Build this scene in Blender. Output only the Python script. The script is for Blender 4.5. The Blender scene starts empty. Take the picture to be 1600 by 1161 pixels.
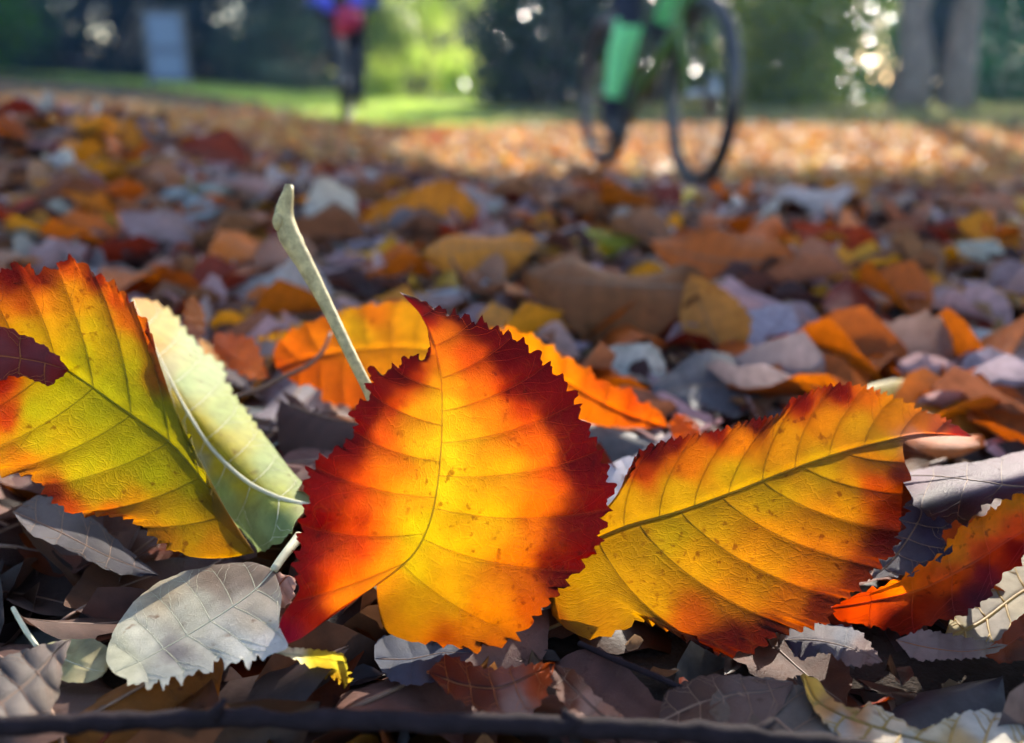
import bpy, bmesh, math, random
import numpy as np
from mathutils import Vector, Matrix

rng = np.random.default_rng(7)
random.seed(7)
R = math.radians
COL = bpy.context.scene.collection
SC = bpy.context.scene

# ------------------------------------------------------------------ camera
FPX = 1386.0
PITCH = 18.17
CAMZ = 0.404
cam_d = bpy.data.cameras.new('camera')
cam = bpy.data.objects.new('camera', cam_d)
COL.objects.link(cam)
cam.location = (0, 0, CAMZ)
cam.rotation_euler = (R(90 - PITCH), 0, 0)
cam_d.sensor_width = 36.0
cam_d.lens = 36.0 * FPX / 1600.0
cam_d.clip_start = 0.01
cam_d.clip_end = 500
cam_d.dof.use_dof = True
cam_d.dof.focus_distance = 0.228
cam_d.dof.aperture_fstop = 7.3
cam_d.dof.aperture_blades = 0
SC.camera = cam

# ------------------------------------------------------------------ sky, sun, exposure
SUN_AZ, SUN_EL = 20.0, 27.0
S = np.array([math.sin(R(SUN_AZ)) * math.cos(R(SUN_EL)), math.cos(R(SUN_AZ)) * math.cos(R(SUN_EL)), math.sin(R(SUN_EL))])
world = bpy.data.worlds.new('World')
SC.world = world
world.use_nodes = True
wn = world.node_tree.nodes
sky = wn.new('ShaderNodeTexSky')
sky.sky_type = 'NISHITA'
sky.sun_disc = False
sky.sun_elevation = R(SUN_EL)
sky.sun_rotation = R(SUN_AZ)
wn['Background'].inputs['Strength'].default_value = 0.15
world.node_tree.links.new(sky.outputs[0], wn['Background'].inputs['Color'])
sun_d = bpy.data.lights.new('sun', 'SUN')
sun_d.energy = 4.2
sun_d.angle = R(0.5)
sun_d.color = (1.0, 0.93, 0.80)
sun = bpy.data.objects.new('sun', sun_d)
COL.objects.link(sun)
sun.rotation_euler = Vector(S).to_track_quat('Z', 'Y').to_euler()
vs = SC.view_settings
vs.view_transform = 'Standard'
vs.look = 'None'
vs.gamma = 1.0
vs.exposure = 1.55
vs.use_curve_mapping = False
SC.cycles.use_denoising = True
SC.cycles.use_adaptive_sampling = True
SC.cycles.adaptive_threshold = 0.05
SC.cycles.adaptive_min_samples = 16
SC.cycles.max_bounces = 6
SC.cycles.diffuse_bounces = 3
SC.cycles.transmission_bounces = 4
SC.cycles.sample_clamp_indirect = 8.0

# ------------------------------------------------------------------ small helpers
def lin(c):
    c = np.asarray(c, float) / 255.0
    return np.where(c <= 0.04045, c / 12.92, ((c + 0.055) / 1.055) ** 2.4)

def ss(a, b, x):
    t = np.clip((x - a) / (b - a), 0, 1)
    return t * t * (3 - 2 * t)

FW = np.array([0, math.cos(R(PITCH)), -math.sin(R(PITCH))])
UP = np.array([0, math.sin(R(PITCH)), math.cos(R(PITCH))])
CAM = np.array([0, 0, CAMZ])

def ray(px, py):
    px = np.asarray(px, float); py = np.asarray(py, float)
    dx = (px - 800) / FPX
    dy = -(py - 580.5) / FPX
    return FW + dx[..., None] * np.array([1.0, 0, 0]) + dy[..., None] * UP

def at(px, py, d):
    return CAM + ray(px, py) * np.asarray(d, float)[..., None]

def project(P):
    q = np.asarray(P) - CAM
    d = q @ FW
    d = np.where(np.abs(d) < 1e-6, 1e-6, d)
    return 800 + FPX * q[..., 0] / d, 580.5 - FPX * (q @ UP) / d, d

def terr(x, y):
    """height of the ground: a low bank of litter falling away to the flat path, rising to the left"""
    x = np.asarray(x, float); y = np.asarray(y, float)
    z = (0.262 + .017 * ss(.40, .85, y)) * (1 - ss(0.85, 2.5, y))
    z = z + 0.10 * ss(0.05, 0.6, -x) * ss(0.5, 1.2, y) * (1 - ss(4, 9, y))
    z = z - 0.03 * ss(0.1, 0.8, x) * ss(0.4, 0.9, y) * (1 - ss(2.0, 3.0, y))
    z = z + np.minimum(0.070 * np.maximum(0, -x - 1.0) * ss(1.5, 5, y), 0.55)
    z = z + 0.010 * np.sin(x * 3.1 + 1.3) * np.sin(y * 2.3 + .4) * ss(.5, 1.2, y) + 0.006 * np.sin(x * 7.7) * np.cos(y * 6.1) * ss(.4, 1., y)
    return z

def ground_hit(px, py):
    r = ray(np.array(px), np.array(py))
    t = 0.15
    while t < 40:
        p = CAM + r * t
        if p[2] <= terr(p[0], p[1]):
            return p
        t *= 1.004
    return CAM + r * t

def tag(o, label=None, cat=None, group=None, kind=None):
    if label: o['label'] = label
    if cat: o['category'] = cat
    if group: o['group'] = group
    if kind: o['kind'] = kind
    return o

def empty(name, loc=(0, 0, 0), rz=0.0):
    o = bpy.data.objects.new(name, None)
    o.empty_display_size = 0.02
    o.location = loc
    o.rotation_euler = (0, 0, rz)
    COL.objects.link(o)
    return o

def add_obj(name, me, mat=None, parent=None):
    if mat is not None and len(me.materials) == 0:
        me.materials.append(mat)
    o = bpy.data.objects.new(name, me)
    COL.objects.link(o)
    if parent is not None:
        o.parent = parent
    return o

def mesh_np(name, V, F, col=None, uv=None, smooth=True):
    """mesh from numpy arrays; F (n,3) or (n,4); col per vertex; uv per vertex"""
    V = np.asarray(V, np.float32); F = np.asarray(F, np.int32)
    me = bpy.data.meshes.new(name)
    n, k = F.shape
    me.vertices.add(len(V)); me.vertices.foreach_set('co', V.ravel())
    me.loops.add(n * k); me.loops.foreach_set('vertex_index', F.ravel())
    me.polygons.add(n)
    me.polygons.foreach_set('loop_start', np.arange(0, n * k, k, dtype=np.int32))
    me.polygons.foreach_set('loop_total', np.full(n, k, np.int32))
    if smooth:
        me.polygons.foreach_set('use_smooth', np.ones(n, bool))
    me.update(calc_edges=True)
    if col is not None:
        a = me.color_attributes.new('Col', 'FLOAT_COLOR', 'POINT')
        c = np.ones((len(V), 4), np.float32); c[:, :3] = col
        a.data.foreach_set('color', c.ravel())
    if uv is not None:
        l = me.uv_layers.new(name='UVMap')
        l.data.foreach_set('uv', np.asarray(uv, np.float32)[F.ravel()].ravel())
    return me

class MB:
    """collects tubes, rings, boxes, balls into one mesh"""
    def __init__(s): s.v = []; s.f = []
    def add(s, V, F):
        o = len(s.v); s.v += [tuple(p) for p in V]; s.f += [tuple(i + o for i in f) for f in F]; return s
    def tube(s, pts, rad, n=8, cap=True):
        pts = [Vector(p) for p in pts]
        if not hasattr(rad, '__len__'): rad = [rad] * len(pts)
        V = []; F = []
        t0 = (pts[1] - pts[0]).normalized()
        a = t0.orthogonal().normalized()
        for i, p in enumerate(pts):
            t = (pts[min(i + 1, len(pts) - 1)] - pts[max(i - 1, 0)]).normalized()
            a = (a - t * a.dot(t)).normalized(); b = t.cross(a)
            for k in range(n):
                w = 2 * math.pi * k / n
                V.append(p + (a * math.cos(w) + b * math.sin(w)) * rad[i])
        for i in range(len(pts) - 1):
            for k in range(n):
                F.append((i * n + k, i * n + (k + 1) % n, (i + 1) * n + (k + 1) % n, (i + 1) * n + k))
        if cap:
            F.append(tuple(range(n - 1, -1, -1))); F.append(tuple((len(pts) - 1) * n + k for k in range(n)))
        return s.add(V, F)
    def ring(s, c, axis, r, rt, nu=40, nv=8, flat=1.0):
        c = Vector(c); ax = Vector(axis).normalized(); a = ax.orthogonal().normalized(); b = ax.cross(a)
        V = []; F = []
        for i in range(nu):
            w = 2 * math.pi * i / nu; d = a * math.cos(w) + b * math.sin(w)
            for k in range(nv):
                q = 2 * math.pi * k / nv
                V.append(c + d * (r + rt * flat * math.cos(q)) + ax * rt * math.sin(q))
        for i in range(nu):
            for k in range(nv):
                F.append((i * nv + k, i * nv + (k + 1) % nv, ((i + 1) % nu) * nv + (k + 1) % nv, ((i + 1) % nu) * nv + k))
        return s.add(V, F)
    def box(s, c, d, rot=None):
        V = []
        for x in (-1, 1):
            for y in (-1, 1):
                for z in (-1, 1):
                    p = Vector((x * d[0] / 2, y * d[1] / 2, z * d[2] / 2))
                    if rot is not None: p = rot @ p
                    V.append(p + Vector(c))
        return s.add(V, [(0, 1, 3, 2), (4, 6, 7, 5), (0, 4, 5, 1), (2, 3, 7, 6), (0, 2, 6, 4), (1, 5, 7, 3)])
    def ball(s, c, d, nu=14, nv=9):
        V = []; F = []
        for j in range(nv + 1):
            th = math.pi * j / nv
            for i in range(nu):
                ph = 2 * math.pi * i / nu
                V.append((c[0] + d[0] * math.sin(th) * math.cos(ph), c[1] + d[1] * math.sin(th) * math.sin(ph), c[2] + d[2] * math.cos(th)))
        for j in range(nv):
            for i in range(nu):
                F.append((j * nu + i, j * nu + (i + 1) % nu, (j + 1) * nu + (i + 1) % nu, (j + 1) * nu + i))
        return s.add(V, F)
    def build(s, name, mat, parent=None, smooth=True):
        me = bpy.data.meshes.new(name); me.from_pydata(s.v, [], s.f)
        if smooth:
            for p in me.polygons: p.use_smooth = True
        me.update()
        return add_obj(name, me, mat, parent)

# ------------------------------------------------------------------ materials
def new_mat(name):
    m = bpy.data.materials.new(name); m.use_nodes = True
    nt = m.node_tree
    for n in list(nt.nodes):
        if n.type != 'OUTPUT_MATERIAL': nt.nodes.remove(n)
    return m, nt, nt.nodes, nt.links, nt.nodes['Material Output']

def mth(nt, op, a, b=None, c=None):
    n = nt.nodes.new('ShaderNodeMath'); n.operation = op
    for i, v in enumerate((a, b, c)):
        if v is None: continue
        if isinstance(v, (int, float)): n.inputs[i].default_value = v
        else: nt.links.new(v, n.inputs[i])
    return n.outputs[0]

def ramp(nt, fac, stops):
    n = nt.nodes.new('ShaderNodeValToRGB'); nt.links.new(fac, n.inputs[0])
    e = n.color_ramp.elements
    while len(e) < len(stops): e.new(0.5)
    for i, (p, c) in enumerate(stops):
        e[i].position = p; e[i].color = (*c, 1) if len(c) == 3 else c
    return n.outputs[0]

def mixc(nt, kind, fac, a, b):
    n = nt.nodes.new('ShaderNodeMix'); n.data_type = 'RGBA'; n.blend_type = kind
    for i, v in ((0, fac), (6, a), (7, b)):
        if isinstance(v, (int, float)): n.inputs[i].default_value = v
        elif isinstance(v, tuple): n.inputs[i].default_value = v
        else: nt.links.new(v, n.inputs[i])
    return n.outputs[2]

def noise(nt, vec, scale, detail=3.0, rough=0.55):
    n = nt.nodes.new('ShaderNodeTexNoise'); n.inputs['Scale'].default_value = scale
    n.inputs['Detail'].default_value = detail; n.inputs['Roughness'].default_value = rough
    if vec is not None: nt.links.new(vec, n.inputs['Vector'])
    return n.outputs['Fac']

def leaf_material(name, bumpk=0.35, vline=0.5, transl=0.45, veins=True, rough=0.5, spec=0.35, satur=1.0, spots=True, spot_scale=420, mott=0.25, tcol=1.0, tert=16.0):
    """pigment comes from the mesh colour attribute times the object's own colour"""
    m, nt, N, L, out = new_mat(name)
    att = N.new('ShaderNodeAttribute'); att.attribute_name = 'Col'
    oi = N.new('ShaderNodeObjectInfo')
    tc = N.new('ShaderNodeTexCoord')
    geo = N.new('ShaderNodeNewGeometry')
    base = mixc(nt, 'MULTIPLY', 1.0, att.outputs['Color'], oi.outputs['Color'])
    pos = geo.outputs['Position']
    n1 = noise(nt, pos, 180, 4, 0.6)
    mo = ramp(nt, n1, [(0.25, (1 - mott,) * 3), (0.7, (1 + mott * .35,) * 3)])
    base = mixc(nt, 'MULTIPLY', 1.0, base, mo)
    h = None
    if spots:
        n2 = noise(nt, pos, spot_scale, 2, 0.5)
        sp = ramp(nt, n2, [(0.61, (0, 0, 0)), (0.70, (1, 1, 1))])
        n3 = noise(nt, pos, 60, 2, 0.5)
        gate = ramp(nt, n3, [(0.47, (0, 0, 0)), (0.60, (1, 1, 1))])
        fac = mth(nt, 'MULTIPLY', mth(nt, 'MULTIPLY', sp, gate), 0.7)
        base = mixc(nt, 'MULTIPLY', fac, base, (0.32, 0.14, 0.08, 1))
    nb = noise(nt, pos, 900, 2, 0.5)
    h = mth(nt, 'MULTIPLY', nb, 0.35)
    if veins:
        sep = N.new('ShaderNodeSeparateXYZ'); L.new(tc.outputs['UV'], sep.inputs[0])
        u, v = sep.outputs[0], sep.outputs[1]
        cmb = N.new('ShaderNodeCombineXYZ')
        wob = mth(nt, 'MULTIPLY', mth(nt, 'SUBTRACT', noise(nt, pos, 300, 2, .5), 0.5), 1.2)
        L.new(mth(nt, 'MULTIPLY', u, 2.6), cmb.inputs[0]); L.new(mth(nt, 'ADD', mth(nt, 'MULTIPLY', v, tert), wob), cmb.inputs[1])
        vo = N.new('ShaderNodeTexVoronoi'); vo.voronoi_dimensions = '2D'; vo.feature = 'DISTANCE_TO_EDGE'; vo.inputs['Scale'].default_value = 1.0; L.new(cmb.outputs[0], vo.inputs['Vector'])
        line = ramp(nt, vo.outputs['Distance'], [(0.0, (1, 1, 1)), (0.10, (0, 0, 0))])
        vo2 = N.new('ShaderNodeTexVoronoi'); vo2.voronoi_dimensions = '2D'; vo2.feature = 'DISTANCE_TO_EDGE'; vo2.inputs['Scale'].default_value = 3.1; L.new(cmb.outputs[0], vo2.inputs['Vector'])
        fr = ramp(nt, vo2.outputs['Distance'], [(0.0, (1, 1, 1)), (0.16, (0, 0, 0))])
        gate2 = ramp(nt, noise(nt, pos, 140, 2, .5), [(0.36, (0.25,) * 3), (0.6, (1, 1, 1))])
        line = mth(nt, 'MULTIPLY', line, gate2)
        fu = mth(nt, 'ABSOLUTE', mth(nt, 'SUBTRACT', mth(nt, 'FRACT', u), 0.5))
        vein2 = ramp(nt, fu, [(0.465, (0, 0, 0)), (0.497, (1, 1, 1))])
        vmask = mth(nt, 'MAXIMUM', mth(nt, 'MULTIPLY', line, vline), mth(nt, 'MULTIPLY', vein2, 0.15))
        h = mth(nt, 'ADD', h, mth(nt, 'MULTIPLY', line, -0.6))
        h = mth(nt, 'ADD', h, mth(nt, 'MULTIPLY', fr, -0.35))
        lite = mixc(nt, 'MIX', 0.05, mixc(nt, 'MULTIPLY', 1.0, base, (1.45, 1.35, 1.2, 1)), (0.75, 0.62, 0.25, 1))
        dcol = mixc(nt, 'MIX', vmask, base, lite)
    else:
        dcol = base
    bump = N.new('ShaderNodeBump'); bump.inputs['Strength'].default_value = bumpk; bump.inputs['Distance'].default_value = 0.0006
    L.new(h, bump.inputs['Height'])
    pr = N.new('ShaderNodeBsdfPrincipled')
    L.new(dcol, pr.inputs['Base Color']); pr.inputs['Roughness'].default_value = rough
    pr.inputs['Specular IOR Level'].default_value = spec
    L.new(bump.outputs[0], pr.inputs['Normal'])
    tr = N.new('ShaderNodeBsdfTranslucent')
    hs = N.new('ShaderNodeHueSaturation'); hs.inputs['Saturation'].default_value = 1.05 * satur; hs.inputs['Value'].default_value = tcol
    L.new(dcol, hs.inputs['Color']); L.new(hs.outputs[0], tr.inputs['Color'])
    L.new(bump.outputs[0], tr.inputs['Normal'])
    mx = N.new('ShaderNodeMixShader'); mx.inputs[0].default_value = transl
    L.new(pr.outputs[0], mx.inputs[1]); L.new(tr.outputs[0], mx.inputs[2])
    L.new(mx.outputs[0], out.inputs[0])
    return m

def plain(name, col, rough=0.5, spec=0.4, metal=0.0, var=0.2, scale=40, bump=0.0, transl=0.0):
    m, nt, N, L, out = new_mat(name)
    geo = N.new('ShaderNodeNewGeometry')
    n1 = noise(nt, geo.outputs['Position'], scale, 4, 0.6)
    c = mixc(nt, 'MULTIPLY', 1.0, (*col, 1), ramp(nt, n1, [(0.3, (1 - var,) * 3), (0.7, (1 + var * .5,) * 3)]))
    pr = N.new('ShaderNodeBsdfPrincipled'); L.new(c, pr.inputs['Base Color'])
    pr.inputs['Roughness'].default_value = rough; pr.inputs['Metallic'].default_value = metal
    pr.inputs['Specular IOR Level'].default_value = spec
    if bump:
        b = N.new('ShaderNodeBump'); b.inputs['Distance'].default_value = bump; b.inputs['Strength'].default_value = 0.8
        L.new(noise(nt, geo.outputs['Position'], scale * 1.5, 5, 0.65), b.inputs['Height']); L.new(b.outputs[0], pr.inputs['Normal'])
    if transl:
        tr = N.new('ShaderNodeBsdfTranslucent'); L.new(c, tr.inputs['Color'])
        mx = N.new('ShaderNodeMixShader'); mx.inputs[0].default_value = transl
        L.new(pr.outputs[0], mx.inputs[1]); L.new(tr.outputs[0], mx.inputs[2]); L.new(mx.outputs[0], out.inputs[0])
    else:
        L.new(pr.outputs[0], out.inputs[0])
    return m

M = {}
M['hero'] = leaf_material('autumn_leaf', bumpk=.28, vline=.22, transl=0.74, satur=1.0, rough=0.5, spec=0.30, tcol=1.0)
M['pale'] = leaf_material('pale_leaf_underside', transl=0.38, rough=0.65, spec=0.2, spots=True, spot_scale=260, mott=0.3, bumpk=0.22, vline=0.15)
M['dry'] = leaf_material('dry_leaf', vline=.2, transl=0.28, rough=0.58, spec=0.22, spot_scale=300)
M['litter'] = leaf_material('litter_leaf', transl=0.42, veins=False, rough=0.5, spec=0.3, spots=False, mott=0.45)
M['veinp'] = leaf_material('leaf_vein_pigment', transl=0.45, veins=False, rough=0.5, spec=0.3, spots=False, mott=0.2)
M['vein'] = plain('leaf_vein', (0.42, 0.25, 0.05), rough=0.5, var=0.25, scale=300, transl=0.4)
M['vein_red'] = plain('leaf_vein_red', (0.36, 0.11, 0.03), rough=0.5, var=0.25, scale=300, transl=0.35)
M['vein_pale'] = plain('leaf_vein_pale', (0.62, 0.58, 0.40), rough=0.55, var=0.15, scale=300, transl=0.2)
M['vein_brown'] = plain('leaf_vein_brown', (0.20, 0.11, 0.07), rough=0.6, var=0.3, scale=300, transl=0.1)
M['stalk'] = plain('green_stalk', (0.50, 0.40, 0.19), rough=0.55, spec=0.3, var=0.5, scale=330, bump=0.00018, transl=0.2)
M['twig'] = plain('dark_twig', (0.016, 0.010, 0.013), rough=0.8, spec=0.12, var=0.45, scale=260, bump=0.0006)
M['soil'] = plain('dark_soil', (0.035, 0.025, 0.02), rough=0.95, spec=0.1, var=0.5, scale=60, bump=0.004)

# ------------------------------------------------------------------ setting: ground sheet
def ground():
    ys = np.concatenate([np.linspace(-1.0, 0.5, 40)[:-1], np.geomspace(0.5, 60, 150)])
    xs = np.concatenate([-np.geomspace(0.03, 60, 90)[::-1], [0], np.geomspace(0.03, 60, 90)])
    X, Y = np.meshgrid(xs, ys)
    Z = terr(X, Y) - 0.006
    V = np.stack([X, Y, Z], -1).reshape(-1, 3)
    nx = len(xs); i = np.arange(len(ys) - 1)[:, None] * nx + np.arange(nx - 1)[None]
    F = np.stack([i, i + 1, i + nx + 1, i + nx], -1).reshape(-1, 4)
    o = add_obj('ground', mesh_np('ground', V, F), M['soil'])
    o['kind'] = 'structure'
ground()

# ------------------------------------------------------------------ leaf blades
def resample(pts, n, smooth=True):
    p = np.asarray(pts, float)
    if smooth and len(p) > 2:
        q = []
        for i in range(len(p) - 1):
            p0 = p[max(i - 1, 0)]; p1 = p[i]; p2 = p[i + 1]; p3 = p[min(i + 2, len(p) - 1)]
            for t in np.linspace(0, 1, 12, endpoint=False):
                m1 = (p2 - p0) * .42; m2 = (p3 - p1) * .42
                t2 = t * t; t3 = t2 * t
                q.append((2 * t3 - 3 * t2 + 1) * p1 + (t3 - 2 * t2 + t) * m1 + (-2 * t3 + 3 * t2) * p2 + (t3 - t2) * m2)
        q.append(p[-1]); p = np.array(q)
    s = np.concatenate([[0], np.cumsum(np.linalg.norm(np.diff(p, axis=0), axis=1))])
    u = np.linspace(0, s[-1], n)
    return np.stack([np.interp(u, s, p[:, k]) for k in range(2)], -1), s[-1]

def saw(x, k=0.72):
    f = x - np.floor(x)
    return np.where(f < k, (f / k) ** 1.25, np.clip((1 - f) / (1 - k), 0, 1) ** .8)

def serrate(E, length, width, height, side, t0, t1, seed):
    """teeth leaning to the tip along an outline sampled base to tip"""
    n = len(E); r = np.random.default_rng(seed)
    T = np.gradient(E, axis=0); T /= np.linalg.norm(T, axis=1)[:, None] + 1e-9
    Nn = np.stack([-T[:, 1], T[:, 0]], -1) * side
    t = np.linspace(0, 1, n)
    wob = np.interp(t, np.linspace(0, 1, 40), np.cumsum(r.uniform(.55, 1.45, 40)))
    ph = (wob - wob[0]) / (wob[-1] - wob[0]) * length / width
    amp = np.interp(t, np.linspace(0, 1, 60), r.uniform(.55, 1.25, 60))
    env = ss(t0, t0 + .05, t) * (1 - ss(t1 - .04, t1, t))
    d = (saw(ph) + .35 * saw(ph * 2.63 + .3) - .55) * height * amp * env
    back = saw(ph) * env * height * .22
    return Nn * d[:, None] + T * back[:, None]

def fit_depth(ctrl):
    c = np.array(ctrl, float)
    x = (c[:, 0] - 800) / 400; y = (c[:, 1] - 700) / 400
    if len(c) >= 6: A = np.stack([np.ones_like(x), x, y, x * x, x * y, y * y], -1)
    else: A = np.stack([np.ones_like(x), x, y], -1)
    k = np.linalg.lstsq(A, c[:, 2], rcond=None)[0]
    def f(px, py):
        x = (px - 800) / 400; y = (py - 700) / 400
        B = [np.ones_like(x), x, y] + ([x * x, x * y, y * y] if len(k) == 6 else [])
        return sum(a * b for a, b in zip(k, B))
    return f

def idw(ctrl, px, py, power=3.0, soft=18.0):
    c = np.array([[a[0], a[1]] for a in ctrl], float)
    cl = np.array([lin(a[2]) for a in ctrl])
    d = np.sqrt((px[..., None] - c[:, 0]) ** 2 + (py[..., None] - c[:, 1]) ** 2 + soft ** 2)
    w = d ** -power
    return (w @ cl) / w.sum(-1)[..., None]

def fbm2(x, y, seed, octs=4):
    r = np.random.default_rng(seed); out = 0; a = 1.0; f = 1.0
    for _ in range(octs):
        for _ in range(3):
            th = r.uniform(0, 6.28); p = r.uniform(0, 6.28)
            out = out + a * np.sin((x * math.cos(th) + y * math.sin(th)) * f + p) / 3
        f *= 2.1; a *= .55
    return out

HERO = []          # (px, py, depth) grids kept clear of loose litter
def hero_leaf(name, label, mid, left, right, depth, colors, nv_left=9, nv_right=None, mat='hero', vein='vein',
              teeth=(24, 11), teeth_l=None, teeth_r=None, tl=(.08, .97), tr=(.08, .97), relief=0.0009, wave=0.0012, seed=1, cat='leaf',
              nu=260, nv=22, gamma=1.0, gamma_l=None, gamma_r=None, vein_r=0.00014, mid_r=0.00034, petiole=None, soft=13.0, power=3.8,
              gain=1.0, group=None, vein_mul=.92, bend=0.12, veins3d=True, warp=7.0, keep=True, groove=.8, rim=None):
    nv_right = nv_right or nv_left; relief = relief * .65
    root = empty(name)
    Mi, _ = resample(mid, nu)
    D = fit_depth(depth)
    if mat == 'hero': gain = gain * .93
    rs = {}
    V = []; UV = []; PX = []
    for side, outl, tt, rngt, gm, nvn in ((-1, left, teeth_l or teeth, tl, gamma_l or gamma, nv_left), (1, right, teeth_r or teeth, tr, gamma_r or gamma, nv_right)):
        n2 = nu * 3
        E, ln = resample(outl, n2)
        # which way is outward
        ctr = Mi.mean(0); Tm = np.gradient(E, axis=0); Nn = np.stack([-Tm[:, 1], Tm[:, 0]], -1)
        sgn = 1.0 if np.sum(Nn * (E - Mi[np.linspace(0, nu - 1, n2).astype(int)])) > 0 else -1.0
        OFF = serrate(E, ln, tt[0], tt[1], sgn, rngt[0], rngt[1], seed + (3 if side > 0 else 0))
        u = np.linspace(0, 1, nu)
        ti = np.clip(u ** gm * (n2 - 1), 0, n2 - 1)
        Eu = np.stack([np.interp(ti, np.arange(n2), E[:, k]) for k in range(2)], -1)
        Ou = np.stack([np.interp(ti, np.arange(n2), OFF[:, k]) for k in range(2)], -1)
        w = 1 - (1 - np.linspace(0, 1, nv + 1)) ** 1.25
        Tmid = np.gradient(Mi, axis=0); Tmid /= np.linalg.norm(Tmid, axis=1)[:, None] + 1e-9
        span = np.linalg.norm(Eu - Mi, axis=1)
        C = (Mi + Eu) / 2 - Tmid * (span * bend)[:, None]
        P = ((1 - w)[None, :, None] ** 2) * Mi[:, None] + (2 * w * (1 - w))[None, :, None] * C[:, None] + (w ** 2)[None, :, None] * Eu[:, None]
        lim = np.minimum(1, span * .42 / (tt[1] + 1e-6))
        P = P + Ou[:, None] * lim[:, None, None] * (np.clip((w - .80) / .20, 0, 1) ** 1.5)[None, :, None]
        rs[side] = (P, u, w, nvn)
    def todepth(P, u, w, nvn, side):
        px, py = P[..., 0], P[..., 1]
        d = D(px, py)
        ph = u[:, None] * nvn * np.ones_like(px)
        prof = (np.abs(np.sin(math.pi * ph)) ** .8 - .5)
        d = d + relief * prof * (np.sin(np.clip(w, 0, 1) * math.pi * .62)[None] ** .7) * -1
        d = d + wave * fbm2(px / 60, py / 60, seed + 11, 3) * (w[None] ** 1.3)
        d = d + relief * groove * np.exp(-((w[None] * np.ones_like(px)) / .06) ** 2)
        return d
    grids = []
    for side in (-1, 1):
        P, u, w, nvn = rs[side]
        d = todepth(P, u, w, nvn, side)
        grids.append((P, d, u, w, nvn, side))
    # one sheet: left columns reversed + right columns
    Pl, dl = grids[0][0][:, ::-1], grids[0][1][:, ::-1]
    Pr, dr = grids[1][0][:, 1:], grids[1][1][:, 1:]
    dr = dr.copy()
    P = np.concatenate([Pl, Pr], 1); d = np.concatenate([dl, dr], 1)
    uu = np.concatenate([np.repeat((grids[0][2] * grids[0][4])[:, None], nv + 1, 1), np.repeat((grids[1][2] * grids[1][4])[:, None], nv, 1)], 1)
    vv = np.concatenate([np.repeat(grids[0][3][None, ::-1], nu, 0), np.repeat(grids[1][3][None, 1:], nu, 0)], 1)
    W = at(P[..., 0], P[..., 1], d)
    px, py = P[..., 0], P[..., 1]
    wx = warp * fbm2(px / 22, py / 22, seed + 5, 4); wy = warp * fbm2(px / 22, py / 22, seed + 6, 4)
    # pigment spreads along the veins: pull samples toward the phase of the nearest vein
    colr = np.minimum(idw(colors, px + wx, py + wy, power, soft) * gain, .95)
    if rim is not None:
        nr = fbm2(px / 40, py / 40, seed + 9, 4)
        lft = np.zeros_like(px, bool); lft[:, :nv] = True
        k_ = ss(.60, .98, vv + .15 * nr + .035 * np.cos(2 * math.pi * uu + 1.1 * nr)) * np.where(lft, 1 - ss(940, 1000, py) * .3, 1 - ss(850, 960, py) * .75) * ss(.04, .16, np.where(lft, uu / nv_left, uu / nv_right))
        colr = colr * (1 - k_)[..., None] + lin(rim) * gain * k_[..., None]
    if mat == 'hero': colr = colr * (.42 + .58 * ss(0., .09, colr[..., 1] / gain))[..., None]
    vn = np.abs((uu - np.floor(uu)) - .5) * 2
    colr = colr * (1 - .18 * (vn ** 6) * (vv > .1))[..., None]
    nc = W.shape[1]
    i = np.arange(nu - 1)[:, None] * nc + np.arange(nc - 1)[None]
    F = np.stack([i, i + 1, i + nc + 1, i + nc], -1).reshape(-1, 4)
    me = mesh_np('blade', W.reshape(-1, 3), F, colr.reshape(-1, 3), np.stack([uu, vv], -1).reshape(-1, 2))
    base = Vector(W[0, nv])
    root.location = base
    me.transform(Matrix.Translation(-base))
    add_obj('blade', me, M[mat], root)
    eps = 0.00012
    # midrib, side veins
    mb = MB()
    pm = P[:, nv]; dm = d[:, nv]
    idx = np.linspace(0, nu - 2, 40).astype(int)
    pts = [Vector(at(pm[k, 0], pm[k, 1], dm[k] - eps)) - base for k in idx]
    mb.tube(pts, [mid_r * (1 - .75 * j / 39) for j in range(40)], 7)
    if mat == 'hero':
        cc = np.minimum(idw(colors, pm[idx, 0], pm[idx, 1], power, soft) * gain * vein_mul * .95, .9)
        mr = add_obj('midrib', mesh_np('midrib', mb.v, [f for f in mb.f if len(f) == 4], np.repeat(cc, 7, 0)), M['veinp'], root)
    else: mr = mb.build('midrib', M[vein], root)
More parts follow.
